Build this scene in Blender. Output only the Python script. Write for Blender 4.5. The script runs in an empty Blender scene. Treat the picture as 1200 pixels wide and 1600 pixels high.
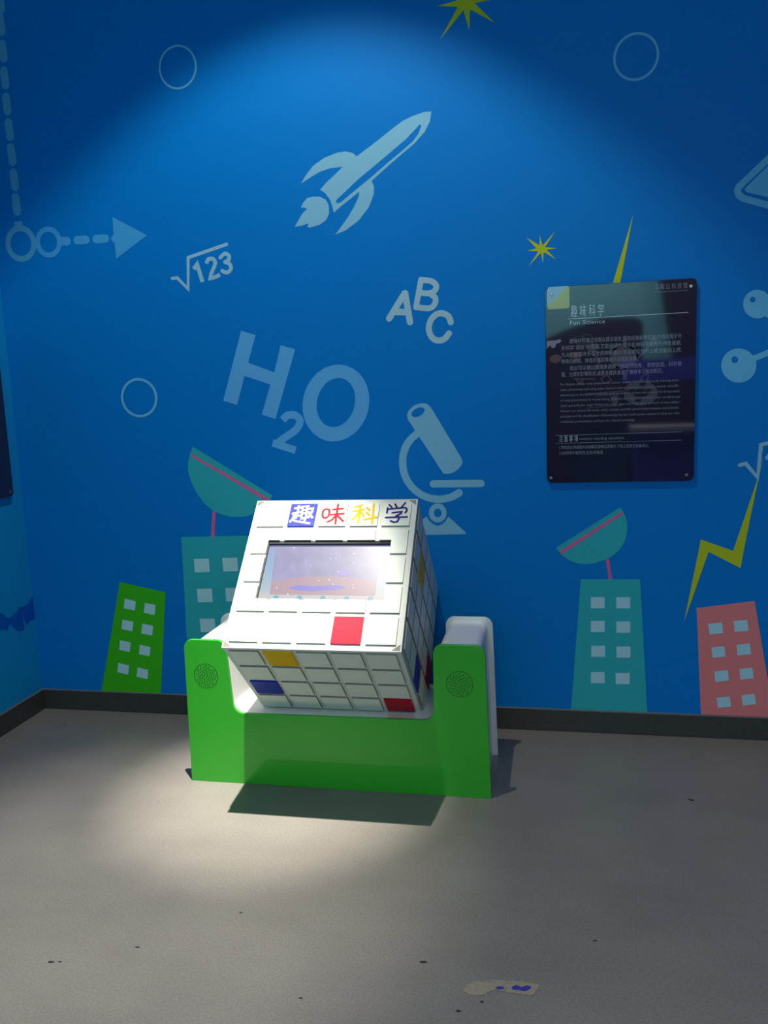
import bpy, bmesh, math, random
from mathutils import Vector, Matrix
from mathutils.geometry import tessellate_polygon
random.seed(4)
SC = bpy.context.scene
COL = SC.collection
SC.render.resolution_x, SC.render.resolution_y = 1200, 1600

# ---------------------------------------------------------------- camera, world, lights, exposure
cam_d = bpy.data.cameras.new('camera'); cam = bpy.data.objects.new('camera', cam_d); COL.objects.link(cam)
cam_d.sensor_fit = 'HORIZONTAL'; cam_d.sensor_width = 36.0; cam_d.lens = 36.0*1300.35/1200.0
yaw, pitch, roll = -0.206856, 0.150474, -0.039577
fw = Vector((math.sin(yaw)*math.cos(pitch), math.cos(yaw)*math.cos(pitch), -math.sin(pitch)))
rt = Vector((math.cos(yaw), -math.sin(yaw), 0)); up = rt.cross(fw)
r2 = rt*math.cos(roll) + up*math.sin(roll); u2 = up*math.cos(roll) - rt*math.sin(roll)
cam.matrix_world = Matrix(((r2.x, u2.x, -fw.x, 2.47643), (r2.y, u2.y, -fw.y, -3.48339), (r2.z, u2.z, -fw.z, 1.5), (0, 0, 0, 1)))
cam_d.clip_start = 0.05
SC.camera = cam

SC.view_settings.view_transform = 'Standard'
try: SC.view_settings.look = 'None'
except Exception: pass
SC.view_settings.gamma = 1.0
SC.view_settings.use_curve_mapping = False
SC.view_settings.exposure = 0.0
SC.cycles.use_denoising = True
SC.cycles.max_bounces = 8
SC.cycles.caustics_reflective = False
SC.cycles.sample_clamp_indirect = 4.0

world = bpy.data.worlds.new('hall_ambient'); SC.world = world; world.use_nodes = True
world.node_tree.nodes['Background'].inputs[0].default_value = (0.75, 0.85, 1.0, 1)
world.node_tree.nodes['Background'].inputs[1].default_value = 0.055

LAMP = Vector((1.58, -1.15, 4.10))
def spot(name, loc, target, power, size, blend, color, radius):
    d = bpy.data.lights.new(name, 'SPOT'); d.energy = power; d.spot_size = math.radians(size); d.spot_blend = blend
    d.color = color; d.shadow_soft_size = radius
    o = bpy.data.objects.new(name, d); COL.objects.link(o); o.location = loc
    o.rotation_euler = (Vector(target)-Vector(loc)).to_track_quat('-Z', 'Y').to_euler()
    return o
WARM = (1.0, 0.92, 0.82)
# one lamp, three parts of its beam: broad spill, field and hot centre
spot('ceiling_spot_flood', LAMP, (1.50, -1.15, 0), 158, 94, 0.30, WARM, 0.022)
spot('ceiling_spot_field', LAMP, (1.16, -1.29, 0), 640, 34, 1.0, WARM, 0.022)
spot('ceiling_spot_core', LAMP, (1.425, -0.68, 0), 1560, 20, 1.0, WARM, 0.022)
# added unseen area lights behind the camera
def area(name, loc, target, power, sx, sy, color):
    d = bpy.data.lights.new(name, 'AREA'); d.shape = 'RECTANGLE'; d.size = sx; d.size_y = sy; d.energy = power; d.color = color
    o = bpy.data.objects.new(name, d); COL.objects.link(o); o.location = loc
    o.rotation_euler = (Vector(target)-Vector(loc)).to_track_quat('-Z', 'Y').to_euler()
    return o
area('hall_end_fill', (2.6, -5.4, 4.2), (3.0, -7.0, 1.4), 260, 2.4, 0.3, (1.0, 1.0, 1.0))  # added to brighten the teal end wall mirrored in the sign
area('hall_ambient_fill', (3.6, -6.2, 3.05), (1.9, 0.0, 1.5), 23, 2.4, 0.35, (0.95, 0.97, 0.98))  # added ambient fill aimed at the back wall; no window there

# ---------------------------------------------------------------- printed shapes, in metres on their surfaces (x, z) or (x, y)
# name, label, colour, layer, kind, outline, owner
MURAL = [
    ['painted_rocket','pale blue rocket painted flying up to the right','icon',1,'poly',[[2.0019,2.5688],[1.9745,2.5699],[1.9311,2.5606],[1.8873,2.5463],[1.8517,2.5255],[1.8068,2.4973],[1.7525,2.4639],[1.6904,2.4276],[1.6758,2.4413],[1.6449,2.4508],[1.6088,2.4491],[1.5537,2.4341],[1.5069,2.409],[1.4729,2.3742],[1.4499,2.3424],[1.4859,2.3605],[1.5328,2.3816],[1.5788,2.3918],[1.6295,2.3916],[1.5956,2.3653],[1.5579,2.3375],[1.5291,2.3105],[1.5485,2.2979],[1.5682,2.2718],[1.5786,2.2431],[1.5836,2.2156],[1.6167,2.2401],[1.654,2.2624],[1.6959,2.29],[1.6923,2.2719],[1.6756,2.2396],[1.6417,2.1917],[1.5857,2.1279],[1.6302,2.1416],[1.6862,2.1756],[1.7335,2.2267],[1.7552,2.2751],[1.7573,2.3041],[1.7494,2.3272],[1.8016,2.3666],[1.8739,2.4176],[1.9275,2.4535],[1.972,2.4938],[1.9947,2.5318]],None],
    ['rocket_stripe',None,'wall',2,'poly',[[1.96,2.5207],[1.9524,2.5247],[1.9381,2.5108],[1.8934,2.4729],[1.8034,2.4117],[1.6935,2.3386],[1.5998,2.2668],[1.594,2.2588],[1.6009,2.2515],[1.6175,2.2561],[1.6828,2.3003],[1.7473,2.3423],[1.8203,2.3937],[1.8833,2.4356],[1.9235,2.4644],[1.9478,2.4921]],'painted_rocket'],
    ['rocket_flame','painted rocket flame','icon',1,'poly',[[1.4724,2.283],[1.5002,2.2858],[1.5276,2.2836],[1.5525,2.2689],[1.5641,2.2443],[1.5635,2.2147],[1.5503,2.1902],[1.5218,2.1727],[1.4751,2.1634],[1.4689,2.169],[1.4715,2.1816],[1.4432,2.1743],[1.4124,2.1723],[1.4307,2.1993],[1.4488,2.2236],[1.47,2.239],[1.4565,2.2451],[1.4427,2.2479],[1.4548,2.2657]],'painted_rocket'],
    ['painted_letter','painted letter A','abc',1,'stroke',[[[[1.7998,1.7758],[1.8692,1.8737]],[[1.871,1.8736],[1.8875,1.7563]],[[1.8315,1.8009],[1.8826,1.7964]]],0.0266,1],None],
    ['painted_letter','painted letter B','abc',1,'stroke',[[[[1.9395,1.9241],[1.9145,1.8144]],[[1.9404,1.9231],[1.9519,1.9215],[1.968,1.9191],[1.9817,1.9155],[1.9908,1.9102],[1.9976,1.9039],[2.0014,1.8973],[2.0017,1.8904],[1.9991,1.8832],[1.9946,1.8773],[1.9888,1.8727],[1.981,1.8694],[1.9714,1.8676],[1.9576,1.8684],[1.9419,1.8707],[1.9307,1.8726]],[[1.9714,1.8676],[1.9786,1.8631],[1.9886,1.8565],[1.9956,1.8491],[1.9975,1.8408],[1.9964,1.8317],[1.993,1.8236],[1.9879,1.8168],[1.9804,1.811],[1.9695,1.8078],[1.9518,1.8088],[1.9306,1.8124],[1.9155,1.8152]]],0.0234,1],None],
    ['painted_letter','painted letter C','abc',1,'stroke',[[[[2.057,1.7473],[2.0552,1.7538],[2.0524,1.763],[2.048,1.7709],[2.0413,1.7767],[2.0331,1.7814],[2.0245,1.7842],[2.0158,1.7851],[2.0067,1.7843],[1.9979,1.7814],[1.9896,1.7762],[1.9816,1.7689],[1.9751,1.7603],[1.9701,1.7499],[1.9666,1.7381],[1.9652,1.7263],[1.9664,1.7145],[1.9698,1.7028],[1.9748,1.693],[1.9817,1.6854],[1.9903,1.6796],[1.9992,1.6762],[2.0087,1.6752],[2.0187,1.6766],[2.0278,1.68],[2.0361,1.6868],[2.0436,1.6958],[2.0487,1.7022]]],0.0251,1],None],
    ['painted_root_sign','white painted square root sign around 123','icon2',1,'stroke',[[[[0.8448,1.9982],[0.8689,1.9985],[0.9148,1.9487],[0.9253,2.08],[1.1058,2.1233]]],0.0142,1],None],
    ['painted_digit','painted digit 1 under the root sign','icon2',1,'stroke',[[[[0.9471,2.0303],[0.9643,2.0488],[0.9842,1.9742]]],0.0188,0],None],
    ['painted_digit','painted digit 2 under the root sign','icon2',1,'stroke',[[[[1.0077,2.0495],[1.0109,2.058],[1.0169,2.0667],[1.0276,2.0695],[1.0385,2.0679],[1.0458,2.0607],[1.0489,2.0503],[1.0448,2.0395],[1.0374,2.0262],[1.0255,2.0049],[1.0208,1.988],[1.0427,1.9913],[1.0667,1.9994]]],0.0168,0],None],
    ['painted_digit','painted digit 3 under the root sign','icon2',1,'stroke',[[[[1.0729,2.0709],[1.082,2.0787],[1.0934,2.0854],[1.1042,2.0828],[1.1122,2.0762],[1.1133,2.0673],[1.11,2.0586],[1.1013,2.0537],[1.0929,2.0509]],[[1.0929,2.0509],[1.1029,2.0471],[1.1135,2.0407],[1.1182,2.0311],[1.118,2.0209],[1.1103,2.0118],[1.0994,2.0062],[1.0873,2.0095],[1.0776,2.0147]]],0.0167,1],None],
    ['painted_letter','large pale blue painted letter H','h2o',1,'poly',[[1.1461,1.759],[1.2104,1.7375],[1.1687,1.6219],[1.2853,1.5759],[1.3215,1.6894],[1.385,1.6692],[1.2783,1.3745],[1.2168,1.3963],[1.2646,1.5243],[1.1484,1.5661],[1.1053,1.4418],[1.0417,1.4618]],None],
    ['painted_digit','small pale blue painted 2 between H and O','h2o',1,'stroke',[[[[1.3109,1.3694],[1.3165,1.375],[1.3245,1.3828],[1.3339,1.3884],[1.3452,1.3908],[1.3578,1.3911],[1.3688,1.3884],[1.3786,1.3819],[1.3868,1.3724],[1.3901,1.3618],[1.3867,1.3501],[1.3784,1.3372],[1.3674,1.325],[1.3532,1.3145],[1.3363,1.3047],[1.3196,1.295],[1.3025,1.2841],[1.2857,1.2733],[1.2738,1.2657]],[[1.2587,1.2714],[1.3623,1.2363]]],0.0331,0],None],
    ['painted_letter','large pale blue painted letter O','h2o',1,'loops',[[[1.693,1.3937],[1.6782,1.3597],[1.6571,1.3292],[1.6308,1.3038],[1.6005,1.285],[1.5676,1.2735],[1.534,1.2702],[1.5012,1.2752],[1.4711,1.2883],[1.4451,1.3089],[1.4246,1.3358],[1.4107,1.3678],[1.4041,1.4031],[1.4051,1.4399],[1.4136,1.4763],[1.4291,1.5104],[1.4509,1.5406],[1.4777,1.5653],[1.5082,1.5834],[1.5408,1.594],[1.574,1.5966],[1.606,1.5912],[1.6354,1.578],[1.6607,1.5578],[1.6808,1.5314],[1.6945,1.5003],[1.7013,1.4658],[1.7008,1.4297]],[[1.6339,1.4132],[1.6246,1.3913],[1.6117,1.3715],[1.5958,1.355],[1.5779,1.3425],[1.5587,1.3348],[1.5392,1.3321],[1.5204,1.3348],[1.5033,1.3425],[1.4888,1.3551],[1.4776,1.3718],[1.4702,1.3917],[1.4671,1.4139],[1.4684,1.4373],[1.474,1.4605],[1.4836,1.4825],[1.4968,1.5021],[1.5127,1.5184],[1.5307,1.5305],[1.5499,1.538],[1.5692,1.5403],[1.5877,1.5376],[1.6045,1.5297],[1.6188,1.5173],[1.6299,1.5009],[1.6372,1.4812],[1.6404,1.4594],[1.6393,1.4363]]],None],
    ['painted_microscope','pale blue painted microscope','icon',1,'poly',[[1.8646,1.3547],[1.8634,1.3617],[1.8621,1.3718],[1.8635,1.3819],[1.8692,1.3916],[1.8776,1.4014],[1.8871,1.4093],[1.8976,1.4147],[1.9091,1.4182],[1.9202,1.4202],[1.9304,1.4208],[1.9401,1.4199],[1.9486,1.4172],[1.9559,1.4115],[1.9621,1.404],[1.9663,1.3986],[2.0879,1.1843],[2.0892,1.1793],[2.0906,1.172],[2.0894,1.164],[2.0842,1.1551],[2.0763,1.1454],[2.0675,1.137],[2.0577,1.1307],[2.047,1.1256],[2.0366,1.1223],[2.0261,1.1214],[2.0161,1.1221],[2.009,1.1228]],None],
    ['eyepiece_opening',None,'wall',2,'poly',[[1.9362,1.3977],[1.9373,1.3923],[1.9355,1.3862],[1.9311,1.3799],[1.9245,1.374],[1.9164,1.3692],[1.9075,1.3658],[1.8988,1.3643],[1.891,1.3647],[1.8849,1.3671],[1.8812,1.3712],[1.8802,1.3766],[1.8819,1.3828],[1.8864,1.3891],[1.893,1.395],[1.9011,1.3998],[1.91,1.4031],[1.9188,1.4046],[1.9265,1.4042],[1.9325,1.4018]],'painted_microscope'],
    ['microscope_arm','painted curved arm of the microscope','icon',1,'stroke',[[[[1.9059,1.2979],[1.8952,1.2894],[1.8801,1.277],[1.8666,1.2634],[1.8567,1.2493],[1.8485,1.234],[1.8422,1.2181],[1.8379,1.2017],[1.8356,1.1847],[1.8351,1.167],[1.8364,1.1483],[1.8397,1.129],[1.8456,1.1102],[1.8547,1.0918],[1.8666,1.0739],[1.8802,1.058],[1.8957,1.0446],[1.913,1.0332],[1.931,1.0243],[1.9496,1.0182],[1.9688,1.0147],[1.9874,1.0133],[2.0056,1.0144],[2.0233,1.0177],[2.039,1.022],[2.0529,1.028],[2.0649,1.035],[2.0731,1.04]]],0.0316,1],'painted_microscope'],
    ['microscope_stage','painted stage bar of the microscope','icon',1,'stroke',[[[[1.9647,1.0795],[2.1661,1.0785]]],0.0318,1],'painted_microscope'],
    ['microscope_joint','painted ring joint of the microscope','icon',1,'loops',[[[2.0176,0.9541],[2.0164,0.9449],[2.0133,0.9362],[2.0086,0.9283],[2.0023,0.9218],[1.995,0.9169],[1.9868,0.9139],[1.9783,0.9129],[1.9698,0.9139],[1.9618,0.9171],[1.9546,0.9221],[1.9488,0.9287],[1.9444,0.9366],[1.9419,0.9455],[1.9412,0.9547],[1.9425,0.964],[1.9456,0.9727],[1.9504,0.9805],[1.9566,0.987],[1.964,0.9919],[1.9722,0.9949],[1.9807,0.9958],[1.9892,0.9947],[1.9971,0.9916],[2.0042,0.9866],[2.01,0.98],[2.0143,0.9721],[2.0169,0.9633]],[[1.996,0.9543],[1.9955,0.9501],[1.9941,0.9462],[1.9921,0.9427],[1.9894,0.9397],[1.9862,0.9375],[1.9826,0.9362],[1.9789,0.9357],[1.9753,0.9362],[1.9718,0.9376],[1.9687,0.9399],[1.9662,0.9429],[1.9643,0.9464],[1.9632,0.9504],[1.963,0.9545],[1.9635,0.9587],[1.9648,0.9626],[1.9669,0.9662],[1.9696,0.9691],[1.9728,0.9713],[1.9764,0.9726],[1.98,0.9731],[1.9837,0.9726],[1.9871,0.9712],[1.9902,0.9689],[1.9927,0.9659],[1.9946,0.9624],[1.9957,0.9584]]],'painted_microscope'],
    ['microscope_base','painted base of the microscope','icon',1,'poly',[[1.9144,0.9289],[1.9303,0.9381],[1.9432,0.9193],[1.9604,0.9046],[1.9778,0.8983],[1.9966,0.9044],[2.0125,0.9189],[2.0243,0.9375],[2.0464,0.9187],[2.0964,0.8697],[2.0983,0.8625],[1.9163,0.8587]],'painted_microscope'],
    ['painted_satellite_dish','teal dish on the taller teal block','teal',1,'poly',[[0.8829,1.2639],[1.243,1.0392],[1.2313,1.0152],[1.2116,0.9982],[1.1857,0.9779],[1.1622,0.9631],[1.1365,0.9517],[1.1052,0.9447],[1.072,0.9422],[1.0394,0.9451],[1.0085,0.9519],[0.9822,0.9606],[0.9576,0.9738],[0.9321,0.9937],[0.9084,1.0187],[0.8886,1.0486],[0.8725,1.0804],[0.8604,1.1116],[0.853,1.1418],[0.8518,1.1696],[0.8548,1.195],[0.8618,1.219],[0.8686,1.2363]],None],
    ['dish_line',None,'pink',2,'poly',[[0.867,1.2363],[0.873,1.2203],[1.2041,1.0193],[1.2394,1.0189],[1.2204,1.0289]],'painted_satellite_dish'],
    ['dish_mast',None,'pink',2,'stroke',[[[[0.9623,0.9706],[0.9478,0.8527]]],0.0157,0],'painted_satellite_dish'],
    ['painted_building','teal painted block behind the cube','teal',1,'poly',[[0.7936,0.8522],[1.1502,0.8584],[1.1616,0.0981],[0.7755,0.0955]],None],
    ['painted_window',None,'win',2,'poly',[[0.8474,0.7503],[0.9207,0.7522],[0.9209,0.6894],[0.8482,0.6873]],'painted_building.teal'],
    ['painted_window',None,'win',2,'poly',[[0.9861,0.7547],[1.0583,0.7565],[1.0589,0.6942],[0.9873,0.6922]],'painted_building.teal'],
    ['painted_window',None,'win',2,'poly',[[0.8508,0.6093],[0.9245,0.6117],[0.9247,0.5483],[0.8516,0.5456]],'painted_building.teal'],
    ['painted_window',None,'win',2,'poly',[[0.9903,0.6148],[1.0628,0.6172],[1.0634,0.5542],[0.9915,0.5516]],'painted_building.teal'],
    ['painted_window',None,'win',2,'poly',[[0.8543,0.4668],[0.9283,0.4698],[0.9285,0.4056],[0.8551,0.4024]],'painted_building.teal'],
    ['painted_window',None,'win',2,'poly',[[0.9945,0.4734],[1.0674,0.4763],[1.0679,0.4127],[0.9957,0.4095]],'painted_building.teal'],
    ['painted_window',None,'win',2,'poly',[[0.8578,0.3227],[0.9322,0.3263],[0.9324,0.2614],[0.8586,0.2576]],'painted_building.teal'],
    ['painted_window',None,'win',2,'poly',[[0.9987,0.3304],[1.072,0.3339],[1.0726,0.2696],[0.9999,0.2658]],'painted_building.teal'],
    ['painted_building','green painted block at the left','green',1,'poly',[[0.4656,0.6387],[0.6934,0.5911],[0.6267,0.0898],[0.3163,0.0932]],None],
    ['painted_window',None,'win',2,'poly',[[0.4839,0.5578],[0.5388,0.5464],[0.5304,0.5015],[0.4743,0.5112]],'painted_building.green'],
    ['painted_window',None,'win',2,'poly',[[0.5844,0.5389],[0.6381,0.53],[0.6288,0.4812],[0.5749,0.4909]],'painted_building.green'],
    ['painted_window',None,'win',2,'poly',[[0.4622,0.4562],[0.5185,0.4466],[0.5081,0.3996],[0.4527,0.4099]],'painted_building.green'],
    ['painted_window',None,'win',2,'poly',[[0.5625,0.4385],[0.6173,0.4281],[0.6081,0.3814],[0.553,0.3899]],'painted_building.green'],
    ['painted_window',None,'win',2,'poly',[[0.4404,0.3544],[0.4944,0.3449],[0.4857,0.2975],[0.4316,0.3069]],'painted_building.green'],
    ['painted_window',None,'win',2,'poly',[[0.5411,0.3345],[0.5946,0.3252],[0.5862,0.2788],[0.5317,0.288]],'painted_building.green'],
    ['painted_window',None,'win',2,'poly',[[0.421,0.2416],[0.476,0.2307],[0.4665,0.1845],[0.4104,0.1952]],'painted_building.green'],
    ['painted_window',None,'win',2,'poly',[[0.5196,0.2221],[0.5733,0.2113],[0.5649,0.1652],[0.5093,0.1759]],'painted_building.green'],
    ['painted_satellite_dish','smaller teal dish tilted left,below the sign','teal',1,'poly',[[2.4722,0.8027],[2.7307,0.9722],[2.7421,0.9563],[2.7498,0.9374],[2.7574,0.9125],[2.7592,0.8883],[2.7576,0.8646],[2.7535,0.8437],[2.7464,0.8246],[2.7365,0.807],[2.7237,0.7908],[2.7082,0.7754],[2.6893,0.7616],[2.6656,0.7501],[2.6393,0.7412],[2.612,0.7354],[2.5851,0.7336],[2.5608,0.7372],[2.5384,0.7448],[2.5159,0.7577],[2.4994,0.7692]],None],
    ['dish_line',None,'pink',2,'poly',[[2.4862,0.7888],[2.7361,0.9532],[2.7429,0.9444],[2.4947,0.7757]],'painted_satellite_dish.right'],
    ['dish_mast',None,'pink',2,'poly',[[2.6748,0.7519],[2.687,0.7576],[2.6995,0.6707],[2.6864,0.6706]],'painted_satellite_dish.right'],
    ['painted_building','teal painted block below the small dish','teal',1,'poly',[[2.5732,0.6696],[2.8103,0.6717],[2.8436,0.0992],[2.5302,0.0978]],None],
    ['painted_window',None,'win2',2,'poly',[[2.6135,0.5935],[2.6695,0.5942],[2.6695,0.5464],[2.6134,0.5455]],'painted_building.tealright'],
    ['painted_window',None,'win2',2,'poly',[[2.7166,0.5948],[2.7718,0.5955],[2.7721,0.548],[2.7167,0.5472]],'painted_building.tealright'],
    ['painted_window',None,'win2',2,'poly',[[2.6133,0.4907],[2.6695,0.4918],[2.6696,0.4435],[2.6133,0.4423]],'painted_building.tealright'],
    ['painted_window',None,'win2',2,'poly',[[2.7169,0.4902],[2.7724,0.4913],[2.7726,0.4433],[2.717,0.4421]],'painted_building.tealright'],
    ['painted_window',None,'win2',2,'poly',[[2.6147,0.3828],[2.6712,0.3843],[2.6712,0.3356],[2.6146,0.334]],'painted_building.tealright'],
    ['painted_window',None,'win2',2,'poly',[[2.7179,0.3821],[2.7737,0.3836],[2.7739,0.3352],[2.718,0.3336]],'painted_building.tealright'],
    ['painted_window',None,'win2',2,'poly',[[2.6129,0.2671],[2.6697,0.2689],[2.6697,0.2198],[2.6129,0.2178]],'painted_building.tealright'],
    ['painted_window',None,'win2',2,'poly',[[2.7151,0.2662],[2.7712,0.268],[2.7714,0.2192],[2.7152,0.2172]],'painted_building.tealright'],
    ['painted_building','pink painted block at the right','salmon',1,'poly',[[3.0332,0.553],[3.2538,0.586],[3.3415,0.0916],[3.058,0.0974]],None],
    ['painted_window',None,'win2',2,'poly',[[3.0789,0.4867],[3.1319,0.4942],[3.1373,0.4498],[3.0856,0.4422]],'painted_building.pink'],
    ['painted_window',None,'win2',2,'poly',[[3.1758,0.5007],[3.2282,0.5073],[3.2337,0.4624],[3.182,0.4548]],'painted_building.pink'],
    ['painted_window',None,'win2',2,'poly',[[3.0933,0.3877],[3.1436,0.3947],[3.1482,0.3508],[3.0994,0.3429]],'painted_building.pink'],
    ['painted_window',None,'win2',2,'poly',[[3.1891,0.4016],[3.2402,0.4085],[3.2457,0.3633],[3.1945,0.3562]],'painted_building.pink'],
    ['painted_window',None,'win2',2,'poly',[[3.1064,0.2856],[3.1576,0.293],[3.1637,0.2488],[3.1118,0.2404]],'painted_building.pink'],
    ['painted_window',None,'win2',2,'poly',[[3.2025,0.2993],[3.2523,0.3058],[3.2585,0.2619],[3.208,0.2536]],'painted_building.pink'],
    ['painted_window',None,'win2',2,'poly',[[3.1183,0.1726],[3.1681,0.1804],[3.1743,0.1366],[3.1229,0.1287]],'painted_building.pink'],
    ['painted_window',None,'win2',2,'poly',[[3.214,0.1871],[3.2639,0.1948],[3.2709,0.1514],[3.2195,0.1426]],'painted_building.pink'],
    ['painted_lightning','yellow painted lightning bolt at the right','yellow',1,'poly',[[3.2711,1.1688],[3.2491,1.0707],[3.196,0.8867],[3.1679,0.7915],[3.0447,0.8378],[3.0367,0.7889],[3.011,0.6413],[2.9856,0.4954],[3.0749,0.7874],[3.1977,0.7208],[3.2088,0.8009],[3.2429,1.0097]],None],
    ['painted_root_sign','pale blue root sign above the lightning bolt','icon2',2,'stroke',[[[[3.1849,1.136],[3.2066,1.1418],[3.2515,1.0863],[3.2613,1.2142],[3.3314,1.2304]]],0.0149,1],None],
    ['painted_digit','part of a painted 1 beside the root sign','icon2',1,'poly',[[3.2768,1.1653],[3.2875,1.178],[3.3012,1.1918],[3.3245,1.1123],[3.3116,1.1069],[3.2968,1.1637],[3.2824,1.1527]],None],
    ['painted_molecule','pale blue painted molecule at the right edge','icon3',1,'loops',[[[3.2359,1.5206],[3.2347,1.5061],[3.2304,1.4925],[3.2231,1.4804],[3.2133,1.4704],[3.2013,1.463],[3.1879,1.4587],[3.1737,1.4576],[3.1594,1.4598],[3.1457,1.4652],[3.1333,1.4736],[3.1229,1.4844],[3.1149,1.4973],[3.1099,1.5114],[3.108,1.5261],[3.1093,1.5407],[3.1138,1.5543],[3.1212,1.5664],[3.1311,1.5763],[3.1431,1.5835],[3.1565,1.5877],[3.1707,1.5887],[3.1849,1.5864],[3.1985,1.581],[3.2107,1.5726],[3.221,1.5619],[3.2289,1.5492],[3.2339,1.5352]],[[3.1696,1.546],[3.1693,1.5431],[3.1685,1.5403],[3.167,1.5379],[3.1651,1.5359],[3.1627,1.5344],[3.1601,1.5336],[3.1573,1.5333],[3.1545,1.5338],[3.1518,1.5349],[3.1494,1.5366],[3.1473,1.5388],[3.1458,1.5413],[3.1448,1.5442],[3.1444,1.5471],[3.1446,1.55],[3.1455,1.5528],[3.1469,1.5552],[3.1489,1.5572],[3.1512,1.5587],[3.1539,1.5596],[3.1567,1.5598],[3.1595,1.5593],[3.1622,1.5582],[3.1646,1.5565],[3.1666,1.5543],[3.1682,1.5518],[3.1692,1.5489]]],None],
    ['molecule_atom',None,'icon3',1,'loops',[[[3.2832,1.7494],[3.2823,1.7376],[3.2789,1.7265],[3.2732,1.7166],[3.2655,1.7085],[3.2561,1.7026],[3.2456,1.6992],[3.2344,1.6985],[3.2231,1.7004],[3.2122,1.705],[3.2025,1.712],[3.1942,1.721],[3.1879,1.7315],[3.1839,1.7432],[3.1823,1.7552],[3.1833,1.7671],[3.1868,1.7783],[3.1926,1.7881],[3.2004,1.7961],[3.2098,1.8019],[3.2204,1.8053],[3.2315,1.8059],[3.2428,1.8039],[3.2535,1.7993],[3.2632,1.7924],[3.2714,1.7834],[3.2776,1.773],[3.2816,1.7614]],[[3.2268,1.7693],[3.2266,1.7669],[3.2259,1.7647],[3.2248,1.7627],[3.2232,1.7611],[3.2213,1.76],[3.2191,1.7593],[3.2168,1.7592],[3.2145,1.7596],[3.2123,1.7605],[3.2103,1.7619],[3.2086,1.7637],[3.2074,1.7658],[3.2065,1.7681],[3.2062,1.7705],[3.2064,1.7729],[3.2071,1.7751],[3.2083,1.7771],[3.2099,1.7787],[3.2118,1.7798],[3.214,1.7805],[3.2163,1.7806],[3.2186,1.7802],[3.2208,1.7793],[3.2227,1.7779],[3.2244,1.7761],[3.2257,1.774],[3.2265,1.7717]]],'painted_molecule'],
    ['molecule_bond',None,'icon3',1,'stroke',[[[[3.2238,1.5469],[3.3107,1.581]]],0.0224,0],'painted_molecule'],
    ['molecule_bond',None,'icon3',1,'stroke',[[[[3.2658,1.7129],[3.3286,1.6638]]],0.0158,0],'painted_molecule'],
    ['painted_flask','pale blue painted flask at the right edge','icon3',1,'stroke',[[[[3.3161,2.3327],[3.2569,2.2765],[3.1568,2.1867],[3.1519,2.1739],[3.1575,2.1568],[3.174,2.1436],[3.2615,2.112],[3.3236,2.0906]]],0.0244,1],None],
    ['flask_liquid',None,'icon3',1,'poly',[[3.3169,2.3067],[3.2575,2.2536],[3.1796,2.1802],[3.1792,2.1723],[3.1865,2.1644],[3.2607,2.1405],[3.3228,2.1171]],'painted_flask'],
    ['painted_lightning','thin yellow painted spike above the sign','yellow',1,'poly',[[2.7758,2.1165],[2.7007,1.8653],[2.6924,1.8201],[2.719,1.8185],[2.7286,1.8657]],None],
    ['painted_ring','thin pale ring painted above the sign','icon3',1,'ring',[2.7826,2.6857,0.0789,0.0812,0.0092],None],
    ['painted_ring','thin pale ring painted left of the rocket','icon3',1,'ring',[0.9398,2.8497,0.0815,0.0831,0.008],None],
    ['painted_ring','thin pale ring painted above the green block','icon3',1,'ring',[0.6414,1.4895,0.0833,0.0823,0.0115],None],
    ['painted_dash','painted dash of the dotted line','dash',1,'stroke',[[[[0.1453,3.2246],[0.1469,3.1699]]],0.0371,1],'dashline'],
    ['painted_dash','painted dash of the dotted line','dash',1,'stroke',[[[[0.1368,3.1378],[0.1384,3.0826]]],0.0374,1],'dashline'],
    ['painted_dash','painted dash of the dotted line','dash',1,'stroke',[[[[0.1331,3.0306],[0.1347,2.9749]]],0.0377,1],'dashline'],
    ['painted_dash','painted dash of the dotted line','dash',1,'stroke',[[[[0.1283,2.9225],[0.1299,2.8663]]],0.038,1],'dashline'],
    ['painted_dash','painted dash of the dotted line','dash',1,'stroke',[[[[0.1258,2.8149],[0.1274,2.7583]]],0.0383,1],'dashline'],
    ['painted_dash','painted dash of the dotted line','dash',1,'stroke',[[[[0.1258,2.7097],[0.1274,2.6525]]],0.0385,1],'dashline'],
    ['painted_dash','painted dash of the dotted line','dash',1,'stroke',[[[[0.1249,2.6045],[0.1265,2.5469]]],0.0387,1],'dashline'],
    ['painted_dash','painted dash of the dotted line','dash',1,'stroke',[[[[0.125,2.4983],[0.1266,2.4402]]],0.039,1],'dashline'],
    ['painted_dash','painted dash of the dotted line','dash',1,'stroke',[[[[0.1233,2.3941],[0.1249,2.3355]]],0.0393,1],'dashline'],
    ['painted_dash','painted dash above the ring','dash',1,'stroke',[[[[0.124,2.2915],[0.1248,2.2712]]],0.0395,0],'dashline'],
    ['painted_ring','thick pale ring at the foot of the dashed line','dash',1,'ring',[0.1267,2.1953,0.0649,0.0663,0.0248],None],
    ['painted_ring','thick blue ring beside the foot of the dashed line','dash2',1,'ring',[0.2653,2.192,0.0536,0.0558,0.0226],None],
    ['painted_dash',None,'dash2',1,'stroke',[[[[0.3308,2.191],[0.3569,2.1891]]],0.0371,1],'dashline'],
    ['painted_dash',None,'dash2',1,'stroke',[[[[0.4063,2.1901],[0.4479,2.189]]],0.0369,1],'dashline'],
    ['painted_dash',None,'dash2',1,'stroke',[[[[0.4986,2.188],[0.543,2.1876]]],0.0366,1],'dashline'],
    ['painted_arrowhead','pale painted arrowhead pointing right','dash2',1,'poly',[[0.5854,2.2753],[0.7425,2.1866],[0.5868,2.0984],[0.5852,2.1674],[0.5727,2.1764],[0.5711,2.191],[0.5855,2.2025]],None],
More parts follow.
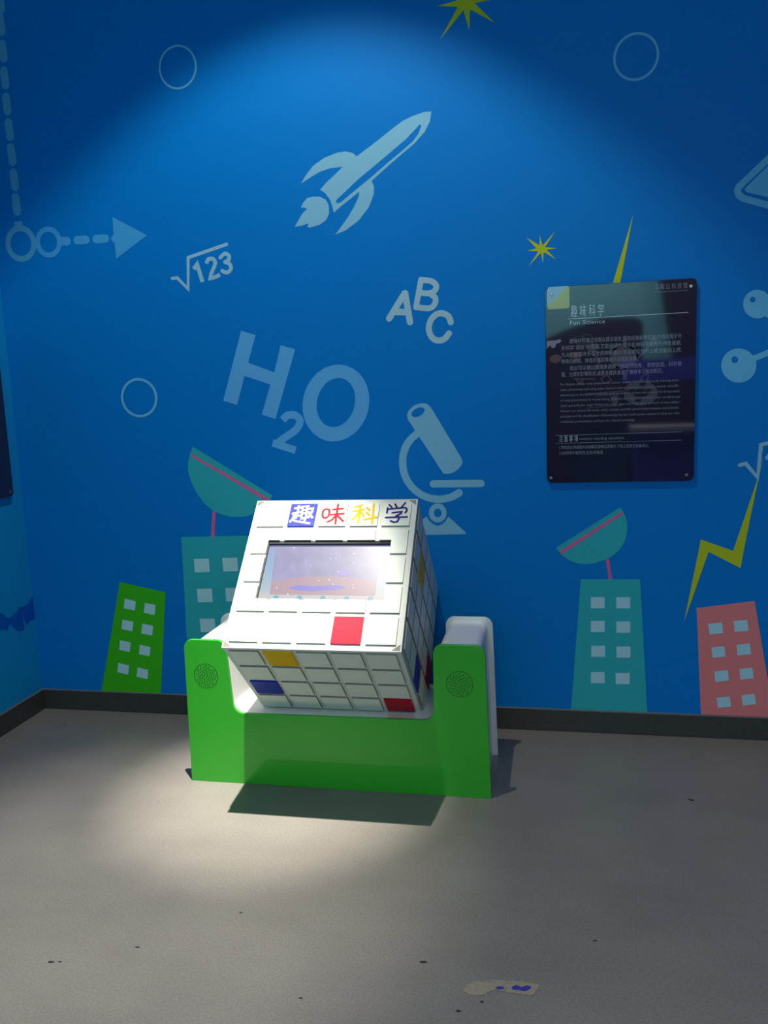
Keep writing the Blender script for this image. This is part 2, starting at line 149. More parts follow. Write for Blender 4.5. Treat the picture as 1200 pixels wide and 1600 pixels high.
    ['painted_star','yellow painted star cut by the top of the photo','yellow',1,'poly',[[2.1194,2.9728],[2.1119,2.9635],[2.0387,2.9523],[2.1171,2.9404],[2.0469,2.8329],[2.1385,2.9262],[2.1593,2.8498],[2.164,2.9258],[2.2554,2.868],[2.1809,2.946],[2.2455,2.9492],[2.1886,2.9696],[2.2123,3.0012],[2.1602,2.9838],[2.1526,3.0299],[2.14,2.9863],[2.0971,3.0076]],None],
    ['painted_star','small yellow painted star','yellow',1,'poly',[[2.4206,2.0638],[2.4185,2.0264],[2.4127,2.0301],[2.3688,2.0585],[2.4059,2.0158],[2.3715,2.0087],[2.4141,2.0038],[2.3749,1.9472],[2.4207,1.9951],[2.424,1.9949],[2.4316,1.9566],[2.434,1.9958],[2.4373,1.9981],[2.4819,1.968],[2.4449,2.0074],[2.4864,2.0105],[2.4409,2.0175],[2.4426,2.0214],[2.4803,2.0756],[2.4343,2.0285],[2.4285,2.0273]],None],
    ['painted_splash','dark blue brush mark on the left wall near the corner','wall2',1,'lpoly',[[-0.2679,0.5633],[-0.248,0.5491],[-0.227,0.5394],[-0.2126,0.5228],[-0.2043,0.5153],[-0.19,0.5087],[-0.1573,0.5172],[-0.1284,0.5245],[-0.1179,0.5396],[-0.0784,0.534],[-0.045,0.5367],[-0.0258,0.5513],[-0.0068,0.5648],[-0.002,0.5656],[-0.002,0.4516],[-0.0424,0.4531],[-0.0608,0.4427],[-0.0748,0.4455],[-0.0845,0.4732],[-0.089,0.4953],[-0.0905,0.4619],[-0.0873,0.4322],[-0.1056,0.4207],[-0.1401,0.4312],[-0.1609,0.4491],[-0.1852,0.4793],[-0.2002,0.471],[-0.2148,0.4526],[-0.2314,0.4677],[-0.2611,0.4704],[-0.283,0.4733]],'wall_left'],
]
SIGN = [
    ['corner_tab','tabwhite',1,'poly',[[2.4465,1.8493],[2.4533,1.8617],[2.5243,1.8618],[2.4459,1.7867]]],
    ['corner_tab','tabyellow',1,'poly',[[2.5243,1.8618],[2.5327,1.8585],[2.5328,1.7818],[2.5266,1.7755],[2.4508,1.7752],[2.4459,1.7867]]],
    ['title','text',3,'text',['趣 味 科 学',2.5376,1.7436,0.1286,0.0366]],
    ['title_rule','text',1,'stroke',[[[[2.5252,1.7336],[2.9822,1.7341]]],0.00244,0]],
    ['subtitle','text',3,'text',['Fun Science',2.5346,1.7101,0.1349,0.0165]],
    ['museum_name','textdim',3,'text',['马 鞍 山 科 技 馆',2.8556,1.8284,0.121,0.0171]],
    ['museum_name','textdim',3,'text',["MA'ANSHAN SCIENCE AND TECHNOLOGY MUSEUM",2.8557,1.8154,0.1211,0.0049]],
    ['body_text','textdim',3,'text',['趣味科学通过对观众提示现象,运用经典科学实验,为观众揭示许',2.5325,1.637,0.4257,0.0183]],
    ['body_text','textdim',3,'text',['多科学“谜底”的答案,它能给观众展示各种科学现象的神奇奥秘,',2.5003,1.6113,0.4582,0.0183]],
    ['body_text','textdim',3,'text',['为人们解答许多现象的神秘面纱,告诉观众为什么壁虎能向上爬,',2.5001,1.5841,0.4588,0.0183]],
    ['body_text','textdim',3,'text',['神奇的摩擦、神奇的基因等诸多谜底的答案。',2.4999,1.5579,0.2973,0.0183]],
    ['body_text','textdim',3,'text',['观众可以通过触摸屏选择包括自然现象、发明创造、科学原',2.5319,1.5303,0.4277,0.0183]],
    ['body_text','textdim',3,'text',['理、分类知识等形式,或看多媒体演示,了解并学习相关知识。',2.4995,1.5059,0.3905,0.0183]],
    ['body_text','textdim',3,'text',['Fun Science reveals many phenomenal science “riddles” for the audience by showing them',2.4953,1.4722,0.4544,0.0104]],
    ['body_text','textdim',3,'text',['some phenomena and using some classical science experiment. It shows various scientific',2.4952,1.4509,0.4547,0.0104]],
    ['body_text','textdim',3,'text',['phenomena to the audience with the method of touch screen and solves a lot of mysteries',2.495,1.4296,0.4579,0.0104]],
    ['body_text','textdim',3,'text',['of many phenomena for human being. Indeed,it also help people where why vertebrae get',2.4949,1.4082,0.462,0.0104]],
    ['body_text','textdim',3,'text',['climb upwardly,the magic friction,the magic gene and many other answers of the riddles!',2.4947,1.3868,0.4588,0.0104]],
    ['body_text','textdim',3,'text',['Viewers can choose the mode which includes scientific phenomena,invention and scientific',2.4946,1.3654,0.4575,0.0104]],
    ['body_text','textdim',3,'text',['principle and the classification of knowledge by the touch screen system,or they can view',2.4944,1.3439,0.4612,0.0104]],
    ['body_text','textdim',3,'text',['multimedia presentations and learn the related knowledge.',2.4942,1.3223,0.2923,0.0104]],
    ['rule','textdim',1,'stroke',[[[[2.4749,1.2721],[2.9631,1.2739]]],0.00183,0]],
    ['rule','textdim',1,'stroke',[[[[2.4747,1.2398],[2.9636,1.2409]]],0.00183,0]],
    ['notice_title','text',3,'text',['注 意 事 項',2.4891,1.2471,0.0744,0.0207]],
    ['notice_title','textdim',3,'text',['matters needing attention',2.5692,1.2509,0.1744,0.0122]],
    ['notice_text','textdim',3,'text',['1.开机前必须坐稳并由讲解员讲解后再操作,下椅上有其它设备停止。',2.4889,1.2154,0.3519,0.014]],
    ['notice_text','textdim',3,'text',['2.长时间不使用时,应关闭电源',2.4887,1.1924,0.1738,0.014]],
    ['printed_figure','ghost',1,'poly',[[2.6872,1.6155],[2.7202,1.628],[2.775,1.6142],[2.7997,1.5907],[2.7917,1.5575],[2.77,1.5304],[2.7122,1.5329],[2.6928,1.5675]]],
    ['printed_figure','ghost',1,'poly',[[2.7377,1.6578],[2.753,1.6581],[2.7532,1.6152],[2.7378,1.6159]]],
    ['printed_figure','ghost',1,'poly',[[2.7381,1.5318],[2.7535,1.5311],[2.7537,1.486],[2.7383,1.4855]]],
    ['printed_gear','ghost',1,'poly',[[2.6463,1.6158],[2.6332,1.6107],[2.6385,1.5971],[2.6253,1.603],[2.6196,1.59],[2.614,1.6036],[2.6007,1.5988],[2.6061,1.612],[2.5929,1.6183],[2.6061,1.6234],[2.6008,1.637],[2.6141,1.631],[2.6197,1.644],[2.6253,1.6305],[2.6385,1.6352],[2.6332,1.6221]]],
    ['printed_gear','ghost',1,'poly',[[2.88,1.6313],[2.8687,1.6263],[2.8717,1.6136],[2.8603,1.6198],[2.8525,1.61],[2.8497,1.6228],[2.837,1.6233],[2.8449,1.633],[2.8368,1.6435],[2.8495,1.6428],[2.8521,1.6553],[2.86,1.6448],[2.8713,1.6499],[2.8686,1.6374]]],
    ['printed_gear','ghost',1,'poly',[[2.7292,1.4104],[2.718,1.4053],[2.7209,1.3928],[2.7097,1.3988],[2.7021,1.3891],[2.6994,1.4016],[2.687,1.4019],[2.6948,1.4116],[2.6869,1.4218],[2.6993,1.4212],[2.702,1.4336],[2.7097,1.4233],[2.7208,1.4285],[2.718,1.4162]]],
    ['printed_ring','ghost',1,'loops',[[[2.6236,1.6495],[2.6228,1.644],[2.6206,1.6389],[2.6171,1.6347],[2.6124,1.6315],[2.6071,1.6296],[2.6013,1.6292],[2.5955,1.6302],[2.5902,1.6326],[2.5856,1.6362],[2.582,1.6408],[2.5798,1.6461],[2.5791,1.6516],[2.5798,1.6571],[2.5821,1.6622],[2.5857,1.6664],[2.5903,1.6696],[2.5957,1.6714],[2.6014,1.6719],[2.6072,1.6709],[2.6125,1.6685],[2.6171,1.6648],[2.6206,1.6603],[2.6228,1.655]],[[2.6208,1.6496],[2.6201,1.6448],[2.6182,1.6405],[2.6151,1.6368],[2.6111,1.634],[2.6064,1.6324],[2.6013,1.632],[2.5963,1.6329],[2.5916,1.635],[2.5875,1.6381],[2.5844,1.6421],[2.5825,1.6467],[2.5819,1.6515],[2.5825,1.6563],[2.5845,1.6607],[2.5876,1.6643],[2.5917,1.6671],[2.5964,1.6687],[2.6014,1.6691],[2.6064,1.6682],[2.6111,1.6661],[2.6151,1.663],[2.6182,1.659],[2.6202,1.6544]]]],
    ['printed_ring','ghost',1,'loops',[[[2.5958,1.648],[2.5949,1.6437],[2.5924,1.6397],[2.5884,1.6364],[2.5832,1.634],[2.5771,1.6326],[2.5706,1.6323],[2.5641,1.6332],[2.558,1.6352],[2.5528,1.6382],[2.5488,1.6419],[2.5463,1.6461],[2.5455,1.6505],[2.5464,1.6548],[2.5489,1.6588],[2.5529,1.6621],[2.5582,1.6645],[2.5642,1.6659],[2.5707,1.6661],[2.5772,1.6652],[2.5833,1.6632],[2.5885,1.6603],[2.5924,1.6566],[2.5949,1.6524]],[[2.5936,1.6481],[2.5928,1.6444],[2.5905,1.641],[2.5868,1.6381],[2.5821,1.636],[2.5766,1.6348],[2.5706,1.6346],[2.5647,1.6354],[2.5592,1.6371],[2.5544,1.6397],[2.5508,1.6429],[2.5485,1.6465],[2.5477,1.6504],[2.5485,1.6541],[2.5509,1.6575],[2.5545,1.6604],[2.5593,1.6625],[2.5648,1.6637],[2.5707,1.6639],[2.5767,1.6631],[2.5822,1.6613],[2.5869,1.6588],[2.5905,1.6556],[2.5928,1.6519]]]],
    ['printed_ring','ghost',1,'loops',[[[2.7971,1.5713],[2.7953,1.5591],[2.7899,1.5478],[2.7813,1.5383],[2.77,1.5312],[2.7568,1.527],[2.7426,1.526],[2.7283,1.5282],[2.715,1.5336],[2.7035,1.5417],[2.6947,1.552],[2.6892,1.5638],[2.6873,1.5762],[2.6892,1.5885],[2.6946,1.5998],[2.7034,1.6092],[2.7148,1.6163],[2.728,1.6204],[2.7422,1.6213],[2.7564,1.619],[2.7696,1.6137],[2.7809,1.6056],[2.7896,1.5954],[2.7952,1.5837]],[[2.7905,1.5716],[2.789,1.5611],[2.7842,1.5514],[2.7766,1.5433],[2.7667,1.5372],[2.755,1.5336],[2.7425,1.5327],[2.73,1.5347],[2.7183,1.5393],[2.7082,1.5462],[2.7005,1.5551],[2.6956,1.5652],[2.6939,1.5759],[2.6956,1.5865],[2.7004,1.5961],[2.7081,1.6043],[2.7181,1.6103],[2.7297,1.6138],[2.7422,1.6146],[2.7547,1.6126],[2.7663,1.608],[2.7763,1.6011],[2.784,1.5923],[2.7888,1.5822]]]],
    ['printed_ring','ghost',1,'loops',[[[2.8707,1.4296],[2.8686,1.4169],[2.8623,1.4051],[2.8522,1.3952],[2.8389,1.3877],[2.8233,1.3832],[2.8066,1.3821],[2.7897,1.3844],[2.774,1.3899],[2.7605,1.3983],[2.7501,1.4091],[2.7435,1.4214],[2.7413,1.4344],[2.7434,1.4472],[2.7499,1.459],[2.7602,1.4689],[2.7736,1.4763],[2.7892,1.4807],[2.8059,1.4817],[2.8226,1.4793],[2.8382,1.4738],[2.8515,1.4654],[2.8618,1.4548],[2.8684,1.4426]],[[2.838,1.4308],[2.8369,1.4268],[2.8338,1.4231],[2.8288,1.42],[2.8222,1.4177],[2.8146,1.4164],[2.8063,1.4162],[2.7981,1.417],[2.7904,1.4189],[2.7838,1.4216],[2.7787,1.4251],[2.7755,1.429],[2.7744,1.4332],[2.7754,1.4372],[2.7786,1.441],[2.7836,1.444],[2.7902,1.4463],[2.7979,1.4476],[2.8061,1.4478],[2.8143,1.447],[2.822,1.4451],[2.8286,1.4424],[2.8337,1.4389],[2.8368,1.435]]]],
    ['reel_hole','panel',2,'poly',[[2.7843,1.4434],[2.7838,1.4395],[2.7808,1.4357],[2.7757,1.4328],[2.7695,1.4313],[2.7636,1.4316],[2.759,1.4335],[2.7566,1.4368],[2.7571,1.4407],[2.7601,1.4445],[2.7653,1.4475],[2.7714,1.4489],[2.7774,1.4487],[2.7819,1.4467]]],
    ['reel_hole','panel',2,'poly',[[2.8499,1.441],[2.8495,1.4371],[2.8465,1.4333],[2.8414,1.4304],[2.8354,1.4289],[2.8294,1.4292],[2.8249,1.4311],[2.8226,1.4344],[2.823,1.4383],[2.826,1.4421],[2.8311,1.445],[2.8372,1.4465],[2.8431,1.4462],[2.8476,1.4442]]],
    ['reel_hole','panel',2,'poly',[[2.8119,1.4084],[2.8115,1.4045],[2.8085,1.4007],[2.8034,1.3978],[2.7972,1.3963],[2.7913,1.3965],[2.7867,1.3985],[2.7844,1.4018],[2.7848,1.4057],[2.7879,1.4095],[2.793,1.4125],[2.7991,1.4139],[2.805,1.4137],[2.8096,1.4117]]],
    ['reel_hole','panel',2,'poly',[[2.8279,1.47],[2.8275,1.4661],[2.8244,1.4623],[2.8194,1.4594],[2.8133,1.4579],[2.8073,1.4582],[2.8028,1.4602],[2.8005,1.4635],[2.8009,1.4674],[2.8039,1.4711],[2.809,1.474],[2.8151,1.4755],[2.821,1.4752],[2.8256,1.4732]]],
    ['printed_square','ghost',1,'stroke',[[[[2.6541,1.4928],[2.6791,1.5088],[2.6941,1.4856],[2.668,1.4735],[2.6541,1.4928]]],0.00427,0]],
    ['printed_square','ghost',1,'stroke',[[[[2.8058,1.4868],[2.8221,1.5069],[2.8385,1.4967],[2.8261,1.4764],[2.8058,1.4868]]],0.00427,0]],
    ['printed_bar','ghost',1,'stroke',[[[[2.5924,1.4353],[2.7649,1.4432]]],0.00366,0]],
    ['printed_bar','ghost',1,'stroke',[[[[2.6317,1.4253],[2.776,1.4331]]],0.00366,0]],
    ['printed_bar','ghost',1,'stroke',[[[[2.5951,1.3794],[2.7403,1.3855]]],0.00305,0]],
    ['printed_bar','ghost',1,'stroke',[[[[2.5476,1.4971],[2.6318,1.4937]]],0.0061,0]],
    ['printed_bar','ghost',1,'stroke',[[[[2.5588,1.4949],[2.57,1.4762],[2.5869,1.4927]]],0.0061,0]],
    ['printed_bar','ghost',1,'stroke',[[[[2.7971,1.5685],[2.8456,1.6219]]],0.0061,0]],
    ['printed_bar','ghost',1,'stroke',[[[[2.6207,1.5933],[2.6541,1.5636],[2.6318,1.5363]]],0.0061,0]],
    ['printed_cloud','cloud',1,'poly',[[2.4423,1.6516],[2.4808,1.6531],[2.495,1.6569],[2.5011,1.6498],[2.4948,1.6416],[2.4807,1.6406],[2.4749,1.6239],[2.4636,1.6233],[2.458,1.6321],[2.4495,1.6296],[2.442,1.6186]]],
    ['printed_fish','fish',1,'poly',[[2.5008,1.5831],[2.5001,1.5763],[2.496,1.5702],[2.489,1.5655],[2.4802,1.563],[2.471,1.5631],[2.4628,1.5657],[2.4568,1.5706],[2.4539,1.5769],[2.4546,1.5836],[2.4588,1.5898],[2.4658,1.5944],[2.4746,1.5969],[2.4838,1.5968],[2.492,1.5941],[2.498,1.5893]]],
    ['printed_fish','fish',1,'poly',[[2.5828,1.5894],[2.5805,1.5847],[2.5742,1.581],[2.5647,1.5787],[2.5536,1.5783],[2.5424,1.5797],[2.5329,1.5828],[2.5266,1.5872],[2.5244,1.5921],[2.5267,1.5967],[2.533,1.6005],[2.5425,1.6028],[2.5537,1.6032],[2.5648,1.6017],[2.5743,1.5986],[2.5806,1.5943]]],
]
FLOOR_PATCH = [[2.2388, -1.6168], [2.2386, -1.611], [2.2418, -1.6043], [2.2474, -1.5936], [2.2548, -1.584], [2.2627, -1.5808], [2.2717, -1.5799], [2.2811, -1.5786], [2.293, -1.5766], [2.3098, -1.5716], [2.3288, -1.5665], [2.3481, -1.5645], [2.3671, -1.5638], [2.3853, -1.5639], [2.4012, -1.5648], [2.4142, -1.5649], [2.4224, -1.5676], [2.4222, -1.5777], [2.4186, -1.5893], [2.4162, -1.5982], [2.4128, -1.605], [2.4074, -1.6085], [2.4004, -1.6099], [2.3924, -1.6095], [2.3817, -1.6083], [2.3659, -1.6081], [2.3482, -1.6075], [2.33, -1.605], [2.3142, -1.6038], [2.3059, -1.6075], [2.3001, -1.6134], [2.2933, -1.6209], [2.2865, -1.6274], [2.2796, -1.6293], [2.2719, -1.6296], [2.2624, -1.6305], [2.2529, -1.6296], [2.2445, -1.624]]
FLOOR_BLUE = [[[2.3179, -1.5957], [2.3239, -1.5903], [2.3366, -1.5898], [2.3391, -1.597], [2.3268, -1.6019], [2.3192, -1.6]], [[2.3557, -1.5899], [2.3657, -1.5793], [2.3743, -1.5811], [2.3807, -1.5846], [2.3931, -1.5767], [2.4058, -1.5793], [2.4019, -1.5889], [2.3896, -1.5982], [2.3749, -1.596], [2.3602, -1.5968]]]
FLOOR_SPECKS = [[1.1568, -1.6748], [1.1323, -1.6785], [2.125, -1.5293], [0.2259, -0.1837], [2.2879, -1.6504], [2.2342, -1.6886], [1.566, -1.4015], [2.9375, -0.5568], [1.3379, -1.5878], [2.5691, -1.3787], [1.8428, -1.7058]]

# ---------------------------------------------------------------- materials
def mat(name, col, rough=0.5, spec=0.5, metal=0.0, emit=None, es=0.0, coat=0.0, coat_r=0.05, ior=1.5):
    m = bpy.data.materials.new(name); m.use_nodes = True
    b = m.node_tree.nodes['Principled BSDF']
    b.inputs['Base Color'].default_value = (*col, 1); b.inputs['Roughness'].default_value = rough
    b.inputs['Specular IOR Level'].default_value = spec; b.inputs['Metallic'].default_value = metal
    b.inputs['Coat Weight'].default_value = coat; b.inputs['Coat Roughness'].default_value = coat_r
    b.inputs['IOR'].default_value = ior
    if emit: b.inputs['Emission Color'].default_value = (*emit, 1); b.inputs['Emission Strength'].default_value = es
    return m
def noisy(m, scale, lo, hi, detail=4.0, bump=0.0, bscale=None, dist=0.001):
    """multiply the base colour by a noise factor lo..hi; optional fine bump"""
    nt = m.node_tree; b = nt.nodes['Principled BSDF']; base = tuple(b.inputs['Base Color'].default_value)
    tc = nt.nodes.new('ShaderNodeNewGeometry'); n = nt.nodes.new('ShaderNodeTexNoise')
    n.inputs['Scale'].default_value = scale; n.inputs['Detail'].default_value = detail
    nt.links.new(tc.outputs['Position'], n.inputs['Vector'])
    r = nt.nodes.new('ShaderNodeMapRange'); r.inputs[1].default_value = .3; r.inputs[2].default_value = .7
    r.inputs[3].default_value = lo; r.inputs[4].default_value = hi
    nt.links.new(n.outputs['Fac'], r.inputs[0])
    mx = nt.nodes.new('ShaderNodeVectorMath'); mx.operation = 'SCALE'; mx.inputs[0].default_value = base[:3]
    nt.links.new(r.outputs[0], mx.inputs['Scale']); nt.links.new(mx.outputs[0], b.inputs['Base Color'])
    if bump:
        n2 = nt.nodes.new('ShaderNodeTexNoise'); n2.inputs['Scale'].default_value = bscale or scale*4; n2.inputs['Detail'].default_value = 3
        nt.links.new(tc.outputs['Position'], n2.inputs['Vector'])
        bp = nt.nodes.new('ShaderNodeBump'); bp.inputs['Strength'].default_value = bump; bp.inputs['Distance'].default_value = dist
        nt.links.new(n2.outputs['Fac'], bp.inputs['Height']); nt.links.new(bp.outputs[0], b.inputs['Normal'])
    return m

WALLCOL = (0.0, 0.205, 0.65)
M = {}
def paint(k, col, rough=0.5, lo=.93, hi=1.06):
    if k != 'wall': col = tuple(min(c_*1.2, .85) for c_ in col)
    M[k] = noisy(mat('paint_'+k, col, rough, .12), 260, lo, hi, 2)
paint('wall', WALLCOL)
paint('wall2', (0.0015, 0.09, 0.42)); paint('leftwall', (0.004, 0.235, 0.52))
paint('icon', (.19, .45, .62)); paint('icon2', (.25, .49, .64)); paint('icon3', (.13, .44, .68)); paint('h2o', (.095, .37, .72)); paint('abc', (.31, .51, .61))
paint('dash', (.07, .32, .55)); paint('dash2', (.05, .32, .66))
paint('teal', (.028, .38, .42)); paint('win', (.40, .66, .70)); paint('win2', (.38, .62, .72)); paint('green', (.045, .43, .012))
paint('salmon', (.75, .20, .20)); paint('pink', (.62, .12, .28)); paint('yellow', (.46, .51, .02))
M['green_gloss'] = mat('green_lacquer', (.028, .42, .018), .35, .4, coat=.5, coat_r=.06)
M['white_shell'] = mat('white_shell', (.86, .89, .88), .34, .5, metal=.3)
M['tile_edge_shade'] = mat('tile_edge_shade', (.29, .30, .25), .5, .1)  # white tiles' sides greyed to stand in for shade between tiles
M['white_plate'] = noisy(mat('white_plate', (.74, .78, .71), .42, .12), 30, .96, 1.0, 3)
M['white_tile'] = noisy(mat('white_tile', (.80, .86, .75), .42, .12), 24, .96, 1.0, 3)
M['red_tile'] = noisy(mat('red_tile', (.52, .006, .028), .42, .12), 40, .8, 1.1, 3)
M['blue_tile'] = noisy(mat('blue_tile', (.03, .045, .42), .42, .12), 40, .85, 1.1, 3)
M['yellow_tile'] = mat('yellow_tile', (.80, .50, .01), .42, .12)
M['char_white'] = mat('white_vinyl', (.85, .85, .88),.5, .04); M['char_red'] = mat('red_vinyl', (.50, .02, .035),.5, .04)
M['char_yellow'] = mat('yellow_vinyl', (.80, .50, .02),.5, .04); M['char_purple'] = mat('purple_vinyl', (.045, .02, .20),.5, .04)
M['bracket'] = mat('grey_bracket', (.17, .165, .13), .5)
M['dark'] = mat('dark_hole', (.01, .012, .01), .7)
M['skirting'] = noisy(mat('skirting_vinyl', (.055, .055, .052), .45, .4), 60, .85, 1.1, 3)
M['skirting_edge'] = mat('skirting_edge', (.16, .17, .17), .4)
M['ceiling'] = mat('ceiling_black', (.02, .022, .025), .9)
M['steel'] = mat('steel', (.30, .30, .28), .35, .5, 1.0)
M['lamp_black'] = mat('lamp_black', (.02, .02, .02), .5); M['lamp_glass'] = mat('lamp_glass', (.9, .9, .85), .2, emit=(1, .97, .9), es=8)
# sign print: one glossy acrylic look in several printed colours
def acr(k, col): M[k] = mat('sign_'+k, col, .04, .5, ior=1.75)
acr('panel', (.016, .016, .040)); acr('text', (.42, .50, .58)); acr('textdim', (.24, .26, .33)); acr('ghost', (.085, .08, .115))
acr('cloud', (.26, .25, .33)); acr('fish', (.13, .08, .085)); acr('tabwhite', (.24, .42, .62)); acr('tabyellow', (.36, .42, .09))
M['acr_edge'] = mat('acrylic_edge', (.10, .22, .30), .2)

# floor: speckled pale grey sheet vinyl with scuffs and a soft sheen
fm = mat('floor_vinyl', (.44, .43, .40), .42, .35); M['floor'] = fm
nt = fm.node_tree; b = nt.nodes['Principled BSDF']
g = nt.nodes.new('ShaderNodeNewGeometry')
def noise(scale, detail, stretch=None):
    n = nt.nodes.new('ShaderNodeTexNoise'); n.inputs['Scale'].default_value = scale; n.inputs['Detail'].default_value = detail
    if stretch:
        mp = nt.nodes.new('ShaderNodeMapping'); mp.inputs['Scale'].default_value = stretch
        nt.links.new(g.outputs['Position'], mp.inputs['Vector']); nt.links.new(mp.outputs[0], n.inputs['Vector'])
    else: nt.links.new(g.outputs['Position'], n.inputs['Vector'])
    return n.outputs['Fac']
def rng(src, a, bb, lo, hi):
    r = nt.nodes.new('ShaderNodeMapRange'); r.inputs[1].default_value = a; r.inputs[2].default_value = bb
    r.inputs[3].default_value = lo; r.inputs[4].default_value = hi; nt.links.new(src, r.inputs[0]); return r.outputs[0]
def mul(a, c):
    m = nt.nodes.new('ShaderNodeMath'); m.operation = 'MULTIPLY'; nt.links.new(a, m.inputs[0]); nt.links.new(c, m.inputs[1]); return m.outputs[0]
f1 = rng(noise(170, 3), .35, .65, .86, 1.08); f2 = rng(noise(2.2, 5), .3, .7, .90, 1.06); f3 = rng(noise(3, 6, (1, 3, 1)), .35, .7, .97, 1.03)
vo = nt.nodes.new('ShaderNodeTexVoronoi'); vo.inputs['Scale'].default_value = 26; nt.links.new(g.outputs['Position'], vo.inputs['Vector'])
f4 = rng(vo.outputs['Distance'], .035, .075, .62, 1.0)
fac = mul(mul(f1, f2), mul(f3, f4))
vm = nt.nodes.new('ShaderNodeVectorMath'); vm.operation = 'SCALE'; vm.inputs[0].default_value = (.215, .203, .183)
nt.links.new(fac, vm.inputs['Scale']); nt.links.new(vm.outputs[0], b.inputs['Base Color'])
bp = nt.nodes.new('ShaderNodeBump'); bp.inputs['Strength'].default_value = .08; bp.inputs['Distance'].default_value = .0005
nt.links.new(noise(140, 3), bp.inputs['Height']); nt.links.new(bp.outputs[0], b.inputs['Normal'])
nt.links.new(rng(noise(5, 4), .3, .7, .34, .50), b.inputs['Roughness'])

# ---------------------------------------------------------------- helpers
def link(name, bm, m, parent=None, label=None, kind=None, bevel=0, smooth=False):
    """bm in WORLD coordinates; child meshes are stored relative to their parent's location"""
    off = Vector((0, 0, 0)); p = parent
    while p is not None: off += p.location; p = p.parent
    if off.length > 0: bmesh.ops.translate(bm, verts=bm.verts, vec=-off)
    me = bpy.data.meshes.new(name); bm.to_mesh(me); bm.free()
    mats = m if isinstance(m, (list, tuple)) else [m]
    for q in mats: me.materials.append(q)
    if smooth:
        for f in me.polygons: f.use_smooth = True
    o = bpy.data.objects.new(name, me); COL.objects.link(o)
    if parent is not None: o.parent = parent
    if label: o['label'] = label
    if kind: o['kind'] = kind
    if bevel:
        md = o.modifiers.new('bevel', 'BEVEL'); md.width = bevel; md.segments = 2; md.limit_method = 'ANGLE'; md.angle_limit = math.radians(50)
    return o
def tag(o, label=None, cat=None, group=None, kind=None):
    for k, q in (('label', label), ('category', cat), ('group', group), ('kind', kind)):
        if q: o[k] = q
    return o
def empty(name, loc, label, cat):
    o = bpy.data.objects.new(name, None); COL.objects.link(o); o.location = loc; o.empty_display_size = .1
    return tag(o, label, cat)
def box(bm, lo, hi):
    v = [bm.verts.new((x, y, z)) for x in (lo[0], hi[0]) for y in (lo[1], hi[1]) for z in (lo[2], hi[2])]
    for f in ((0, 1, 3, 2), (4, 6, 7, 5), (0, 4, 5, 1), (2, 3, 7, 6), (0, 2, 6, 4), (1, 5, 7, 3)): bm.faces.new([v[i] for i in f])
    return v
def prism(bm, loop, a, b_, mp):
    """extrude the 2D loop from a to b_ ; mp(u, v, w) -> point"""
    A = [bm.verts.new(mp(u, v, a)) for u, v in loop]; B = [bm.verts.new(mp(u, v, b_)) for u, v in loop]
    bm.faces.new(A); bm.faces.new(B[::-1]); n = len(loop)
    for i in range(n): bm.faces.new((A[i], B[i], B[(i+1) % n], A[(i+1) % n]))
    bmesh.ops.recalc_face_normals(bm, faces=bm.faces)
def rounded(pts, seg=7):
    """pts: (x, y, radius) corners -> loop with arcs"""
    out = []; n = len(pts)
    for i in range(n):
        p = Vector(pts[i][:2]); r = pts[i][2] if len(pts[i]) > 2 else 0
        a = Vector(pts[i-1][:2])-p; c = Vector(pts[(i+1) % n][:2])-p
        if r <= 0: out.append((p.x, p.y)); continue
        a.normalize(); c.normalize(); ang = a.angle(c); t = r/math.tan(ang/2)
        bis = (a+c).normalized(); ctr = p+bis*(r/math.sin(ang/2))
        s = p+a*t-ctr; e = p+c*t-ctr
        a0 = math.atan2(s.y, s.x); a1 = math.atan2(e.y, e.x); d = (a1-a0+math.pi) % (2*math.pi)-math.pi
        for k in range(seg+1): out.append((ctr.x+r*math.cos(a0+d*k/seg), ctr.y+r*math.sin(a0+d*k/seg)))
    return out
def disc(bm, c, r, mp, n=12, w=0):
    vs = [bm.verts.new(mp(c[0]+r*math.cos(2*math.pi*k/n), c[1]+r*math.sin(2*math.pi*k/n), w)) for k in range(n)]
    bm.faces.new(vs)
def ribbon(bm, pts, w, cap, mp, lay=0):
    """one seamless strip along pts: mitred joints, optional round ends, no overlapping faces"""
    P = [Vector(p) for p in pts]; closed = (P[0]-P[-1]).length < 1e-6
    if closed: P = P[:-1]
    n = len(P); L = []; R = []; h = w/2
    for i, p in enumerate(P):
        a = P[i-1] if (i > 0 or closed) else None; c = P[(i+1) % n] if (i < n-1 or closed) else None
        d1 = (p-a).normalized() if a is not None else None; d2 = (c-p).normalized() if c is not None else None
        if d1 is None: d1 = d2
        if d2 is None: d2 = d1
        n1 = Vector((-d1.y, d1.x)); n2 = Vector((-d2.y, d2.x)); mdir = n1+n2
        mdir = mdir.normalized() if mdir.length > .15 else n1
        k = h/max(mdir.dot(n1), .5); L.append(p+mdir*k); R.append(p-mdir*k)
    lv = [bm.verts.new(mp(q.x, q.y, lay)) for q in L]; rv = [bm.verts.new(mp(q.x, q.y, lay)) for q in R]
    for i in range(n if closed else n-1):
        j = (i+1) % n; bm.faces.new((lv[i], rv[i], rv[j], lv[j]))
    if cap and not closed:
        for i, s0 in ((0, -1), (n-1, 1)):
            d = (P[1]-P[0] if i == 0 else P[-1]-P[-2]).normalized()*s0; a0 = math.atan2(d.y, d.x)
            first, lastv = (rv[i], lv[i]) if s0 > 0 else (lv[i], rv[i])
            arc = [bm.verts.new(mp(P[i].x+h*math.cos(a0+t), P[i].y+h*math.sin(a0+t), lay)) for t in [-math.pi/2+math.pi*k/8 for k in range(1, 8)]]
            bm.faces.new([first]+arc+[lastv])
